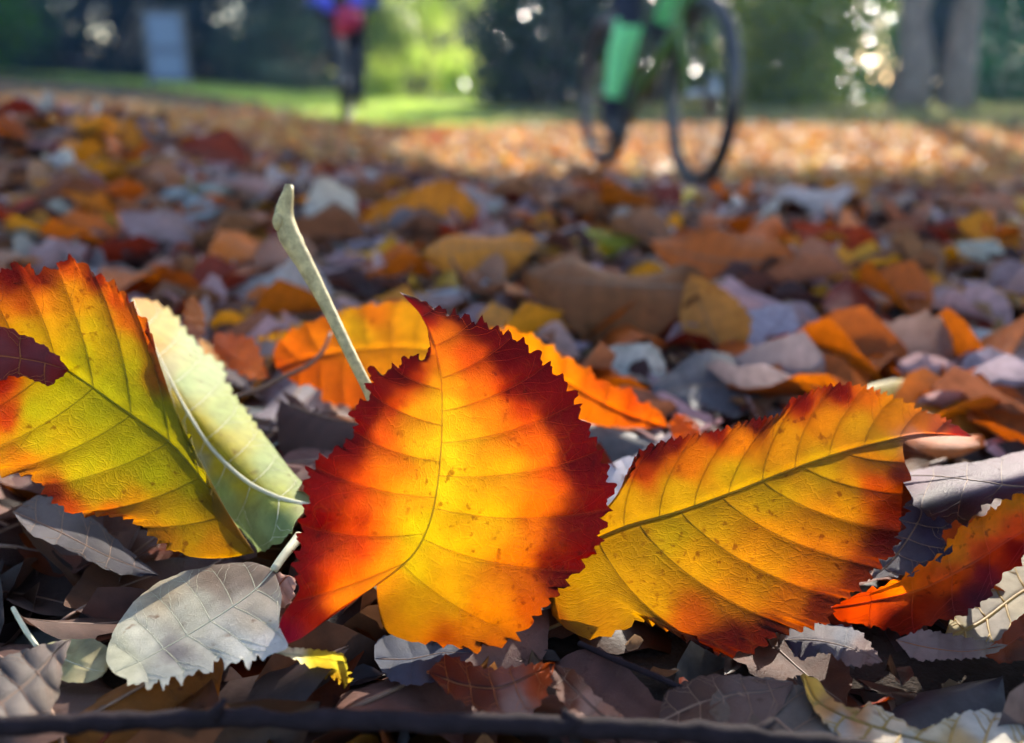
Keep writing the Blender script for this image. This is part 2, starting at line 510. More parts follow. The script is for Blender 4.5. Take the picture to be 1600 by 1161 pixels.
    if veins3d:
        for g, (P_, d_, u_, w_, nvn, side) in enumerate(grids):
            for k in range(1, nvn):
                row = int(round(k / nvn * (nu - 1)))
                cols = np.linspace(0, int(nv * .94), 9).astype(int)
                pts = [Vector(at(P_[row, c, 0], P_[row, c, 1], d_[row, c] - eps * .4)) - base for c in cols]
                if (pts[-1] - pts[0]).length < 0.004: continue
                tb = MB().tube(pts, [vein_r * (1 - .7 * j / 8) for j in range(9)], 5)
                cidx = [(row, c) for c in cols]
                for w0, dr in ((.45, -.62), (.66, -.42), (.74, .36)):
                    rr_ = [int(np.clip(row + nu / nvn * dr * f ** .9 + random.uniform(-1, 1), 0, nu - 1)) for f in np.linspace(0, 1, 5)]
                    c_ = [int(round(nv * (w0 + (.93 - w0) * f))) for f in np.linspace(0, 1, 5)]
                    bp = [Vector(at(P_[a_, b_, 0], P_[a_, b_, 1], d_[a_, b_] - eps * .4)) - base for a_, b_ in zip(rr_, c_)]
                    if min((bp[q + 1] - bp[q]).length for q in range(4)) < 2e-5: continue
                    tb.tube(bp, [vein_r * .5 * (1 - .6 * j / 4) for j in range(5)], 5)
                    cidx += list(zip(rr_, c_))
                if mat == 'hero':
                    ci = np.array(cidx); cc = idw(colors, P_[ci[:, 0], ci[:, 1], 0], P_[ci[:, 0], ci[:, 1], 1], power, soft) * gain * vein_mul
                    q = add_obj('side_vein', mesh_np('side_vein', tb.v, [f for f in tb.f if len(f) == 4], np.minimum(np.repeat(cc, 5, 0), .9)), M['veinp'], mr)
                else: tb.build('side_vein', M[vein], mr)
    if petiole:
        pt, _ = resample([(a[0], a[1]) for a in petiole], 14)
        dd = np.interp(np.linspace(0, 1, 14), np.linspace(0, 1, len(petiole)), [a[2] for a in petiole])
        pts = [Vector(at(pt[k, 0], pt[k, 1], dd[k])) - base for k in range(14)]
        rr = np.interp(np.linspace(0, 1, 14), np.linspace(0, 1, len(petiole)), [a[3] for a in petiole])
        MB().tube(pts, list(rr), 9).build('petiole', M['vein_pale'], root)
    tag(root, label, cat, group)
    if keep: HERO.append((P[::4, ::3], d[::4, ::3]))
    return root

# ================================================================== the leaves in focus
A_COL = [(690,640,(250,200,50)),(705,700,(250,208,60)),(680,760,(240,205,45)),(660,830,(215,190,20)),(640,880,(200,170,20)),(690,600,(250,160,40)),
 (690,540,(245,120,35)),(740,560,(225,75,20)),(660,490,(190,40,40)),(640,462,(160,25,35)),(800,560,(165,18,18)),(840,590,(145,14,14)),(870,630,(140,14,14)),(760,640,(250,130,30)),
 (740,610,(245,110,25)),(820,640,(215,55,12)),(800,610,(190,30,14)),(830,690,(245,100,15)),(900,690,(140,14,14)),(800,740,(248,165,35)),(860,740,(235,80,10)),(920,750,(140,16,14)),(935,810,(125,14,14)),(890,830,(140,20,10)),
 (840,810,(225,105,10)),(760,800,(240,175,30)),(720,860,(232,165,18)),(800,880,(218,110,10)),(875,895,(125,18,10)),(850,880,(170,40,10)),(780,950,(215,120,10)),(700,930,(210,145,12)),
 (640,940,(165,115,8)),(620,970,(150,90,6)),(700,995,(150,55,6)),(770,1000,(185,85,8)),(740,970,(205,112,10)),(830,950,(190,80,8)),(600,600,(135,18,26)),(572,645,(135,26,36)),
 (620,640,(185,33,25)),(645,570,(160,20,22)),(640,600,(180,30,22)),(655,650,(242,145,40)),(600,690,(225,80,30)),(545,705,(165,22,22)),(500,750,(165,18,26)),(560,770,(230,65,20)),(600,790,(245,112,25)),
 (640,780,(250,168,45)),(500,820,(180,22,30)),(570,810,(190,40,18)),(560,850,(230,60,20)),(600,870,(245,140,30)),(520,900,(222,58,15)),(480,880,(170,22,30)),(545,925,(250,130,20)),
 (470,945,(120,20,30)),(445,990,(110,25,50)),(490,965,(160,40,30)),(660,700,(250,180,48)),(630,730,(245,130,35)),(520,760,(190,30,24))]  # dark purple of the lower left lobe is shade held in these colours
hero_leaf('leaf', 'upright heart-shaped leaf glowing yellow at its centre with a red toothed margin', [(588,914),(626,886),(652,858),(672,815),(684,755),(690,680),(690,600),(680,545),(660,495),(624,456)],
 [(588,914),(560,932),(525,955),(492,982),(465,1000),(434,1007),(440,965),(466,925),(462,890),(468,850),(472,812),(480,785),(482,738),(510,712),(540,692),(556,672),(552,640),(574,622),(580,582),(602,583),(622,570),(640,556),(656,562),(670,548),(668,515),(650,482),(624,456)],
 [(588,914),(592,950),(602,985),(640,1002),(690,1006),(740,1014),(800,1000),(838,962),(872,925),(905,888),(934,852),(946,802),(956,768),(946,728),(930,690),(905,642),(892,606),(862,578),(830,545),(790,520),(740,500),(690,484),(655,468),(624,456)],
 [(590,1005,.216),(440,1000,.208),(480,800,.209),(680,760,.2145),(640,460,.219),(955,770,.224),(800,1000,.2205),(850,600,.224),(580,600,.212),(588,914,.2145)],
 A_COL, nv_left=9, nv_right=10, vein_mul=1.35, vein_r=.00011, mid_r=.00024, groove=.15, rim=(132,10,14), soft=20.0, power=3.3, teeth=(26,15), gain=.78, tl=(.30,.985), tr=(.10,.985), relief=.0011, wave=.0012, seed=3, gamma_l=.56, gamma_r=.56, petiole=[(588,914,.2155,.0009),(600,930,.226,.0009),(612,985,.236,.0011)], nu=300, nv=26, warp=10.0)

B_COL = [(1150,740,(225,170,20)),(1060,770,(222,165,20)),(980,790,(225,160,20)),(1000,735,(190,60,10)),(1015,700,(140,15,15)),(1060,690,(150,18,15)),(1120,675,(170,22,15)),(1080,720,(235,120,10)),
 (1180,660,(130,14,14)),(1150,690,(240,130,15)),(1240,690,(235,150,18)),(1255,632,(185,30,18)),(1310,608,(175,28,18)),(1290,650,(240,140,20)),(1350,620,(235,110,20)),(1340,660,(225,155,25)),(1400,640,(238,140,25)),
 (1440,660,(235,130,50)),(1500,675,(220,70,60)),(1465,668,(225,110,70)),(1430,684,(190,130,110)),(1380,700,(190,140,40)),(1280,730,(215,160,20)),(1200,770,(205,155,18)),(1100,800,(195,145,15)),(1000,840,(180,130,12)),(930,900,(195,140,12)),
 (890,950,(190,130,12)),(920,990,(205,130,10)),(1000,930,(208,145,12)),(1100,880,(218,150,14)),(1200,850,(225,140,15)),(1300,800,(228,140,18)),(1370,760,(205,75,12)),(1405,740,(140,40,10)),(1400,800,(150,35,10)),(1380,850,(120,22,12)),
 (1340,900,(170,55,10)),(1290,870,(220,120,15)),(1240,930,(215,110,12)),(1150,940,(220,130,12)),(1080,970,(190,80,10)),(1150,1000,(120,26,12)),(1200,990,(140,36,12)),(1100,1010,(100,18,14)),(1280,950,(160,50,12)),(1320,770,(225,150,20)),  # dark red along the lower border includes the shade lying there
 (1370,720,(205,120,20)),(870,960,(170,80,10)),(1050,830,(190,150,15)),(1180,900,(215,135,14))]
hero_leaf('leaf', 'leaning golden-orange leaf with a dark red scalloped upper edge and long tip', [(872,872),(920,848),(982,822),(1054,802),(1144,770),(1244,731),(1315,707),(1380,690),(1440,678),(1519,682)],
 [(872,872),(900,830),(945,795),(978,755),(1000,708),(1030,692),(1062,684),(1105,676),(1140,668),(1176,656),(1222,648),(1240,624),(1290,604),(1330,600),(1364,608),(1402,622),(1440,640),(1480,656),(1519,682)],
 [(872,872),(858,930),(866,968),(895,988),(928,1000),(965,985),(1010,968),(1050,985),(1085,1000),(1130,1022),(1180,1015),(1215,990),(1250,982),(1292,970),(1304,944),(1336,924),(1366,890),(1396,860),(1410,812),(1424,752),(1414,722),(1412,692),(1440,684),(1480,681),(1519,682)],
 [(900,985,.230),(872,872,.232),(1000,720,.240),(1130,1015,.222),(1290,965,.226),(1150,800,.234),(1300,610,.248),(1515,680,.252),(1400,800,.238),(1240,735,.2400)],
 B_COL, nv_left=12, nv_right=10, gain=.72, vein_mul=1.0, teeth_l=(13,9), teeth_r=(24,16), tl=(.18,.98), tr=(.14,.84), relief=.0013, wave=.0009, seed=12, gamma_l=.68, gamma_r=.42, nu=300, nv=26, bend=.2, mid_r=.0005)

C_COL = [(110,455,(235,148,30)),(70,500,(232,160,30)),(200,545,(205,170,25)),(150,505,(215,178,28)),(40,690,(222,178,26)),(140,720,(200,180,20)),(0,690,(228,150,26)),(260,810,(215,165,15)),(310,835,(220,165,15)),(200,785,(228,150,16)),(60,520,(230,175,30)),(100,470,(238,150,30)),(130,560,(205,185,25)),(180,540,(210,172,25)),(60,690,(218,190,25)),(100,600,(200,185,22)),(20,690,(225,160,25)),(170,610,(190,180,20)),(240,740,(185,175,15)),(180,760,(215,180,18)),(210,620,(180,172,18)),(60,640,(200,185,20)),(150,640,(185,175,20)),(200,700,(190,178,15)),(120,740,(215,185,20)),(250,640,(170,165,15)),(200,580,(195,180,20)),(120,520,(225,175,30)),(60,470,(240,140,30)),(160,480,(225,160,30)),(110,430,(225,90,20)),
 (100,410,(150,20,20)),(60,440,(150,25,20)),(20,430,(150,22,20)),(50,470,(190,60,20)),(150,440,(190,40,20)),(200,500,(225,100,20)),(222,530,(200,70,20)),(180,470,(210,70,20)),(240,590,(185,110,25)),(300,700,(150,140,15)),(330,790,(150,120,12)),
 (280,800,(200,160,12)),(380,850,(210,150,15)),(330,850,(235,150,15)),(250,830,(240,140,15)),(180,800,(240,110,15)),(100,790,(225,80,15)),(80,770,(170,45,15)),(40,720,(240,130,25)),(10,650,(215,60,20)),(0,600,(190,40,25)),(20,700,(235,120,25)),(-120,520,(200,60,20)),(-60,600,(225,130,25)),(300,760,(175,160,12)),(150,760,(225,180,20))]
hero_leaf('leaf', 'large green-yellow leaf with orange and red edges cut by the left frame', [(396,864),(335,775),(270,696),(200,645),(98,574),(0,525),(-100,500),(-190,505)],
 [(396,864),(350,872),(300,870),(255,850),(205,812),(160,803),(112,800),(85,784),(62,757),(40,741),(0,738),(-60,715),(-120,650),(-165,570),(-190,505)],
 [(396,864),(372,840),(335,806),(330,780),(322,745),(300,714),(296,690),(270,642),(255,602),(234,562),(234,528),(224,500),(204,474),(178,444),(150,428),(110,402),(88,418),(60,426),(30,412),(0,424),(-60,430),(-130,460),(-190,505)],
 [(390,862,.246),(200,810,.240),(0,740,.234),(110,405,.250),(0,425,.242),(200,645,.245),(-180,500,.238),(330,770,.249)],
 C_COL, nv_left=10, nv_right=10, teeth=(24,12), tl=(.12,.98), tr=(.10,.98), relief=.0011, wave=.0013, seed=21, gain=.66, gamma_l=.6, gamma_r=.6)

D_COL = [(225,480,(230,170,110)),(250,500,(215,195,140)),(240,540,(225,175,90)),(290,600,(190,205,170)),(330,580,(200,210,185)),(270,620,(235,195,30)),(320,690,(225,198,40)),(380,760,(215,195,60)),(300,660,(230,200,35)),(345,725,(222,198,50)),(440,785,(200,200,120)),(350,640,(190,200,150)),
 (430,720,(185,198,160)),(470,765,(185,195,160)),(260,590,(205,190,170)),(310,720,(185,180,170)),(345,790,(185,198,165)),(400,830,(185,198,165)),(440,820,(150,165,130)),(480,788,(215,210,180)),(345,770,(175,195,150)),(300,540,(205,215,190))]
_m = [np.mean(c[2]) for c in D_COL]
D_COL = [(c[0], c[1], tuple(float(np.clip(m_ + 1.15 * (q - m_), 5, 250)) * f_ for q, f_ in zip(c[2], (.99, 1.0, .80)))) for c, m_ in zip(D_COL, _m)]
hero_leaf('leaf', 'pale mint leaf underside folded along its rib behind the green-yellow leaf', [(484,790),(436,778),(385,752),(330,700),(285,630),(250,560),(222,505),(206,466)],
 [(484,790),(462,815),(450,838),(405,862),(385,842),(345,812),(330,796),(324,745),(300,715),(272,640),(245,580),(232,540),(216,500),(206,466)],
 [(484,790),(482,766),(455,735),(430,702),(390,650),(355,600),(348,572),(318,548),(292,520),(272,492),(240,470),(206,466)],
 [(484,790,.260),(405,862,.262),(324,745,.280),(206,466,.314),(350,600,.320),(482,766,.272),(285,630,.290),(385,752,.268)],
 D_COL, mat='pale', vein='vein_pale', nv_left=9, nv_right=9, teeth=(18,7), tl=(.06,.9), tr=(.3,.97), relief=.0007, wave=.0010, seed=31, gamma_l=.8, gain=.62, mid_r=.0008, nu=200,
 petiole=[(484,790,.260,.0010),(520,805,.256,.0011),(560,830,.252,.0013)])

# dark maroon tip lying over the left leaf
hero_leaf('leaf', 'dark maroon leaf tip overlapping the green-yellow leaf at the frame edge', [(-120,560),(-60,556),(0,556),(60,565),(108,578)],
 [(-120,560),(-70,500),(-20,500),(10,512),(50,530),(85,552),(108,578)], [(-120,560),(-70,610),(-20,600),(20,588),(50,592),(76,602),(108,578)],
 [(108,578,.240),(0,515,.234),(0,600,.233),(-110,560,.230)], [(0,540,(105,45,50)),(60,560,(95,35,45)),(100,578,(110,20,25)),(40,590,(100,22,25)),(20,520,(110,30,30)),(-60,560,(90,40,45))],
 mat='dry', vein='vein_red', nv_left=6, teeth=(26,5), seed=36, nu=120, nv=12, wave=.001, vein_r=.0002)

# orange leaves standing in the sun behind
F_COL = [(560,510,(250,185,40)),(640,500,(250,170,40)),(600,560,(248,150,30)),(500,530,(245,130,25)),(450,545,(235,110,20)),(480,580,(225,100,20)),(520,600,(235,110,15)),(660,560,(250,170,40)),(560,625,(245,110,10)),(500,500,(240,120,25)),(580,485,(245,130,30)),(440,570,(200,80,20))]
hero_leaf('leaf', 'bright orange translucent leaf behind the upright stalk and red-edged leaf', [(432,575),(480,560),(540,550),(600,545),(660,545),(720,560)],
 [(432,575),(428,548),(445,525),(470,510),(520,492),(560,480),(610,474),(650,474),(672,500),(700,530),(720,560)], [(432,575),(460,598),(500,608),(510,628),(560,636),(620,640),(680,620),(720,560)],
 [(560,635,.352),(430,550,.365),(600,478,.372),(700,560,.352),(500,600,.358)], F_COL, vein='vein_red', nv_left=8, teeth=(26,7), seed=41, gain=.75, nu=160, nv=16, wave=.0022, relief=.0016)
G_COL = [(840,550,(245,140,20)),(900,590,(248,125,15)),(960,620,(246,110,15)),(1020,655,(244,110,20)),(930,650,(245,120,20)),(870,600,(246,130,20)),(985,625,(225,80,25)),(940,600,(235,95,25)),(800,560,(240,130,20))]
hero_leaf('leaf', 'low glowing orange leaf with scalloped top behind the red margin', [(1046,668),(980,648),(920,618),(860,582),(800,552),(740,530)],
 [(1046,668),(990,668),(930,664),(880,648),(820,620),(770,580),(740,530)], [(1046,668),(1030,642),(1002,628),(975,606),(945,600),(915,574),(880,556),(840,530),(790,512),(740,530)],
 [(1046,668,.340),(930,664,.336),(880,556,.333),(740,530,.330),(980,620,.337)], G_COL, vein='vein_red', nv_left=8, nv_right=9, teeth_l=(30,2), teeth_r=(34,9), seed=45, gain=.75, nu=160, nv=16, relief=.002)
hero_leaf('leaf', 'small orange leaf corner poking up left of the red scalloped edge', [(1100,690),(1075,668),(1055,645)], [(1100,690),(1060,690),(1046,668),(1055,645)], [(1100,690),(1092,668),(1078,652),(1055,645)],
 [(1100,690,.318),(1055,645,.330),(1046,690,.322)], [(1070,665,(240,110,40))], vein='vein_red', nv_left=4, teeth=(20,3), seed=47, nu=60, nv=8, veins3d=False)
hero_leaf('leaf', 'ragged orange-brown leaf scrap between the pale leaf and the orange leaf', [(420,590),(385,570),(350,545),(335,520)], [(420,590),(395,592),(360,575),(335,550),(335,520)], [(420,590),(410,560),(395,530),(360,522),(335,520)],
 [(420,590,.35),(335,520,.372),(395,530,.37)], [(380,560,(225,105,20)),(350,535,(205,90,25)),(410,580,(240,120,20))], vein='vein_red', nv_left=5, teeth=(18,7), seed=49, relief=.0004, nu=80, nv=8, wave=.003)
hero_leaf('leaf', 'little amber leaf lobe standing beside the top of the pale folded leaf', [(300,535),(302,500),(303,462)], [(300,535),(288,520),(286,495),(292,470),(303,462)], [(300,535),(318,522),(320,495),(312,475),(303,462)],
 [(300,535,.36),(303,462,.375),(320,500,.37)], [(303,495,(190,100,15)),(303,525,(150,60,20))], vein='vein_red', nv_left=5, teeth=(14,5), seed=50, relief=.0003, nu=80, nv=8, veins3d=False)

# right-hand side: purple underside over a red-orange leaf
H_COL = [(1580,780,(240,140,20)),(1540,820,(235,120,15)),(1490,860,(232,120,12)),(1590,820,(235,80,25)),(1550,860,(220,70,20)),(1480,910,(215,85,15)),(1420,920,(220,100,12)),(1540,900,(150,45,60)),(1520,935,(95,35,60)),(1450,950,(185,50,15)),
 (1400,970,(165,40,12)),(1340,955,(190,60,10)),(1310,950,(170,45,10)),(1430,985,(160,22,18)),(1500,950,(120,30,35)),(1590,860,(185,35,35)),(1680,800,(200,60,25))]
hero_leaf('leaf', 'red-orange leaf with purple-stained lower edge leaving the right side of frame', [(1296,950),(1360,940),(1440,920),(1520,880),(1600,830),(1690,790),(1790,760)],
 [(1296,950),(1340,928),(1400,908),(1432,888),(1470,866),(1500,828),(1560,790),(1610,748),(1690,725),(1790,760)], [(1296,950),(1312,970),(1350,976),(1400,986),(1428,998),(1446,976),(1500,962),(1542,935),(1562,905),(1592,880),(1620,850),(1700,830),(1790,760)],
 [(1296,950,.2330),(1428,996,.2250),(1600,755,.252),(1600,870,.237),(1450,880,.2410),(1790,760,.254)], H_COL, vein='vein_red', nv_left=8, teeth=(28,9), seed=52, gain=1.5, nu=200, nv=18, wave=.0014, relief=.0012)
I_COL = [(1440,742,(195,178,182)),(1500,745,(160,142,155)),(1570,725,(170,150,160)),(1480,780,(95,72,95)),(1450,790,(75,55,65)),(1500,800,(80,60,75)),(1560,760,(145,130,150)),(1430,850,(110,95,115)),(1400,880,(125,110,125)),(1460,830,(85,70,100)),(1580,700,(205,190,190)),(1700,720,(150,135,140))]  # pale upper strip and dark purple below hold sun and shade in the colour
hero_leaf('leaf', 'dull purple leaf underside with pale ribs draped over the red-orange leaf', [(1405,744),(1460,744),(1530,752),(1600,760),(1700,750),(1780,730)],
 [(1405,744),(1440,732),(1500,724),(1545,718),(1600,704),(1680,690),(1780,730)], [(1405,744),(1425,775),(1440,800),(1478,812),(1490,815),(1512,818),(1530,795),(1545,785),(1570,778),(1600,772),(1680,785),(1780,730)],
 [(1405,744,.2600),(1490,815,.2400),(1545,718,.270),(1600,704,.276),(1600,772,.248),(1780,730,.262)], [(a[0], a[1], (a[2][0] * .92, a[2][1] * .68, a[2][2] * .84)) for a in I_COL], mat='dry', vein='vein_brown', nv_left=7, nv_right=7, teeth_l=(40,2), teeth_r=(30,9), seed=55, nu=160, nv=16, relief=.0016, gain=.24)
hero_leaf('leaf', 'grey-violet leaf underside with torn teeth just right of the golden leaf', [(1360,905),(1390,880),(1420,840),(1440,800),(1425,765)], [(1360,905),(1370,880),(1385,830),(1400,790),(1425,765)], [(1360,905),(1400,900),(1430,896),(1448,880),(1482,868),(1484,850),(1470,835),(1490,815),(1462,790),(1425,765)],
 [(1360,905,.2400),(1440,892,.2400),(1425,765,.2600),(1485,850,.2430),(1400,800,.2540)], [(1420,850,(112,98,118)),(1450,830,(80,65,95)),(1400,890,(135,120,130)),(1440,880,(105,92,112)),(1470,850,(85,70,98))], mat='dry', vein='vein_brown', nv_left=6, teeth=(26,9), seed=57, nu=120, nv=14, gain=.42)
J_COL = [(1560,900,(225,210,180)),(1590,950,(215,195,160)),(1530,960,(200,185,165)),(1490,985,(215,190,130)),(1560,980,(190,175,160)),(1640,900,(225,210,180))]
hero_leaf('leaf', 'pale ribbed leaf underside lit from behind at the right edge of frame', [(1474,1000),(1530,975),(1590,930),(1660,890),(1740,860)], [(1474,1000),(1490,960),(1530,920),(1570,880),(1620,840),(1740,860)], [(1474,1000),(1530,1015),(1590,1000),(1660,970),(1740,860)],
 [(1474,1000,.2300),(1590,1000,.2290),(1570,880,.262),(1740,860,.262)], J_COL, mat='pale', vein='vein', nv_left=8, teeth=(30,4), seed=61, nu=140, nv=14, relief=.0016, mid_r=.0008, vein_r=.0004, gain=.6)

# bottom-left: grey underside with teeth
K_COL = [(300,960,(175,182,178)),(230,1000,(180,190,190)),(400,960,(182,180,175)),(350,1000,(185,192,195)),(420,1010,(205,210,220)),(250,930,(165,160,145)),(330,905,(120,110,105)),(400,900,(125,115,110)),(190,1030,(180,190,180)),(270,1050,(180,190,195)),(270,1020,(120,120,130)),(380,1020,(195,205,212))]
hero_leaf('leaf', 'pale grey leaf underside with jagged lower teeth curling down at lower left', [(428,890),(395,925),(345,960),(280,1000),(225,1030),(178,1052)],
 [(428,890),(390,878),(330,884),(280,896),(232,920),(195,958),(172,1000),(166,1032),(178,1052)], [(428,890),(440,930),(436,975),(450,1010),(425,1022),(385,1036),(350,1032),(310,1052),(285,1056),(255,1066),(225,1072),(205,1066),(178,1052)],
 [(428,890,.2280),(330,884,.2380),(172,1000,.2130),(436,975,.2110),(225,1072,.1980),(310,960,.2180),(385,1036,.2010),(280,1000,.2110)], [(a[0], a[1], (min(255, a[2][0] * 1.10), a[2][1] * 1.02, a[2][2] * .92)) for a in K_COL], mat='pale', vein='vein_pale', nv_left=7, nv_right=7, teeth_l=(50,2), teeth_r=(30,20), tl=(.1,.9), tr=(.38,.99), seed=65, nu=220, nv=20, relief=.0006, wave=.0016, gain=.92, vein_r=.00009, mid_r=.00022,
 petiole=[(428,890,.228,.0011),(445,866,.233,.0012),(468,838,.240,.0015)])
hero_leaf('leaf', 'narrow yellow-green leaf rim below the shade-tinted base of the upright leaf', [(432,1020),(470,1023),(510,1030),(542,1036)], [(432,1020),(450,1012),(500,1016),(535,1022),(542,1036)], [(432,1020),(460,1030),(500,1050),(525,1060),(545,1070),(542,1036)],
 [(432,1020,.2060),(500,1016,.2030),(542,1036,.2010),(525,1060,.2060)], [(450,1018,(225,220,190)),(500,1022,(195,180,60)),(535,1032,(205,190,70)),(520,1055,(150,110,40))], nv_left=4, teeth_l=(12,3), teeth_r=(12,12), seed=67, veins3d=False, mid_r=.0002, nu=90, nv=10)
hero_leaf('leaf', 'brown-grey crinkled leaf in the lower left corner', [(-60,1140),(0,1100),(50,1060),(95,1010),(112,998)], [(-60,1140),(-40,1060),(0,1030),(50,1012),(112,998)], [(-60,1140),(0,1145),(60,1130),(90,1090),(98,1040),(112,998)],
 [(-60,1140,.176),(112,998,.206),(60,1130,.183),(0,1030,.200),(50,1060,.190)], [(50,1060,(150,135,125)),(20,1100,(165,150,140)),(90,1020,(150,130,120)),(0,1050,(105,95,95)),(80,1080,(140,120,105))], mat='dry', vein='vein_brown', nv_left=6, teeth=(30,4), seed=71, nu=120, nv=14, wave=.003, relief=.002, gain=.5)
hero_leaf('leaf', 'cream yellow leaf lying between the brown corner leaf and the grey underside', [(60,1010),(100,1030),(140,1045),(166,1050)], [(60,1010),(100,1000),(150,1000),(172,1020),(166,1050)], [(60,1010),(70,1050),(110,1066),(145,1064),(166,1050)],
 [(60,1010,.214),(166,1050,.206),(150,1000,.216),(110,1066,.206)], [(110,1030,(190,180,130)),(140,1050,(210,195,150)),(150,1010,(150,140,105))], mat='pale', vein='vein_pale', nv_left=4, teeth=(30,2), seed=73, veins3d=False, mid_r=.0002, nu=80, nv=10, gain=.8)
hero_leaf('leaf', 'dull grey-mauve curled leaf under the lower edge of the green-yellow leaf', [(20,800),(90,830),(170,870),(250,900)], [(20,800),(60,775),(120,790),(190,850),(250,900)], [(20,800),(50,835),(110,860),(180,895),(250,900)],
 [(20,800,.252),(250,900,.246),(120,790,.268),(110,860,.248)], [(60,810,(140,130,135)),(150,860,(95,85,92)),(220,890,(80,72,90))], mat='dry', vein='vein_brown', nv_left=6, teeth=(30,3), seed=75, gain=.42, nu=100, nv=12, wave=.002)
hero_leaf('leaf', 'blue-grey shaded leaf beneath the upright leaf base', [(585,1030),(640,1030),(690,1020),(740,1020)], [(585,1030),(590,1000),(640,985),(700,990),(740,1020)], [(585,1030),(610,1062),(650,1070),(700,1058),(740,1020)],
 [(585,1030,.2150),(640,985,.2280),(650,1070,.2040),(740,1020,.2170)], [(620,1030,(125,128,150)),(690,1030,(110,112,135)),(640,1060,(110,130,165))], mat='dry', vein='vein_brown', nv_left=5, teeth=(24,4), seed=77, gain=.26, veins3d=False, mid_r=.0002, nu=90, nv=12)
hero_leaf('leaf', 'crumpled rust-red leaf with pink torn rim below the upright leaf', [(668,1050),(720,1070),(780,1075),(840,1050),(868,1034)], [(668,1050),(700,1025),(760,1045),(810,1040),(868,1034)], [(668,1050),(710,1090),(770,1115),(820,1120),(850,1090),(868,1034)],
 [(668,1050,.2060),(868,1034,.2090),(770,1115,.1900),(760,1045,.2060),(850,1090,.1960)], [(710,1055,(110,30,18)),(760,1080,(95,32,22)),(840,1070,(190,75,25)),(850,1045,(210,95,35)),(800,1050,(150,95,85)),(810,1090,(170,140,130))], mat='dry', vein='vein_red', nv_left=6, teeth=(18,6), seed=79, gain=0.6, nu=120, nv=14, wave=.004, relief=.002)
hero_leaf('leaf', 'rolled brown leaf strip with a pale ridge beside the rust-red crumpled leaf', [(858,1036),(885,1065),(915,1095),(950,1125),(990,1140)], [(858,1036),(900,1050),(930,1085),(965,1112),(990,1140)], [(858,1036),(865,1075),(890,1110),(930,1140),(990,1140)],
 [(858,1036,.2070),(990,1140,.1860),(900,1050,.2060),(890,1110,.1900)], [(890,1065,(95,45,30)),(920,1095,(190,150,135)),(950,1120,(175,125,105)),(900,1095,(120,60,40))], mat='dry', vein='vein_brown', nv_left=5, teeth=(22,4), seed=81, gain=0.6, nu=90, nv=10, wave=.002, relief=.002)
hero_leaf('leaf', 'dark chocolate leaf lying flat in the lower right above the twig', [(1028,1130),(1090,1100),(1150,1085),(1200,1080),(1240,1068)], [(1028,1130),(1040,1085),(1090,1058),(1150,1055),(1240,1068)], [(1028,1130),(1080,1165),(1150,1160),(1210,1120),(1240,1068)],
 [(1028,1130,.192),(1240,1068,.203),(1090,1058,.207),(1150,1160,.184)], [(1100,1100,(75,50,42)),(1180,1090,(95,75,70)),(1150,1140,(90,70,65)),(1060,1090,(60,40,38))], mat='dry', vein='vein_brown', nv_left=6, teeth=(30,4), seed=83, nu=110, nv=12, wave=.002)
hero_leaf('leaf', 'slate grey leaf with a dark rib lying beside the chocolate leaf', [(1120,1065),(1170,1095),(1220,1130),(1260,1165),(1290,1190)], [(1120,1065),(1110,1110),(1150,1160),(1220,1190),(1290,1190)], [(1120,1065),(1190,1058),(1260,1075),(1310,1120),(1320,1160),(1290,1190)],
 [(1120,1065,.2055),(1290,1190,.178),(1190,1058,.2075),(1310,1120,.193),(1150,1160,.183)], [(1200,1090,(118,110,106)),(1270,1110,(100,92,88)),(1180,1130,(110,92,80)),(1290,1150,(128,118,110))], mat='dry', vein='vein_brown', nv_left=6, teeth=(30,4), seed=85, gain=0.6, nu=110, nv=12, mid_r=.0007)
hero_leaf('leaf', 'hooked pale leaf with an amber curled rim and ribs in the bottom right corner', [(1256,1056),(1275,1095),(1320,1120),(1380,1140),(1450,1160),(1540,1180),(1640,1190)], [(1256,1056),(1262,1090),(1290,1130),(1330,1165),(1400,1195),(1500,1210),(1640,1190)], [(1256,1056),(1278,1062),(1300,1092),(1345,1110),(1360,1098),(1400,1120),(1440,1140),(1490,1118),(1540,1110),(1590,1130),(1640,1190)],
 [(1256,1056,.2040),(1320,1120,.1930),(1330,1165,.184),(1360,1098,.197),(1540,1110,.197),(1640,1190,.176),(1450,1160,.184)], [(1262,1070,(225,170,70)),(1300,1105,(200,140,80)),(1340,1122,(190,130,80)),(1310,1140,(175,165,155)),(1400,1170,(185,175,160)),(1380,1120,(215,190,160)),(1450,1135,(205,190,160)),(1530,1130,(195,190,180)),(1500,1160,(190,160,110))], mat='pale', vein='vein', nv_left=9, nv_right=8, teeth=(22,5), seed=87, nu=170, nv=16, relief=.002, wave=.002, mid_r=.0008, vein_r=.00035, gain=.9)
hero_leaf('leaf', 'pinkish torn leaf strip under the red-orange leaf at lower right', [(1400,1000),(1450,1012),(1510,1018),(1575,1008)], [(1400,1000),(1440,985),(1480,990),(1530,1000),(1575,1008)], [(1400,1000),(1430,1030),(1480,1030),(1540,1026),(1575,1008)],
 [(1400,1000,.2210),(1575,1008,.2190),(1480,1030,.2150),(1480,990,.2250)], [(1440,1010,(205,165,155)),(1500,1015,(190,150,140)),(1550,1010,(215,175,150))], mat='pale', vein='vein_red', nv_left=5, teeth=(16,5), seed=89, gain=0.4, veins3d=False, mid_r=.0002, nu=100, nv=10)
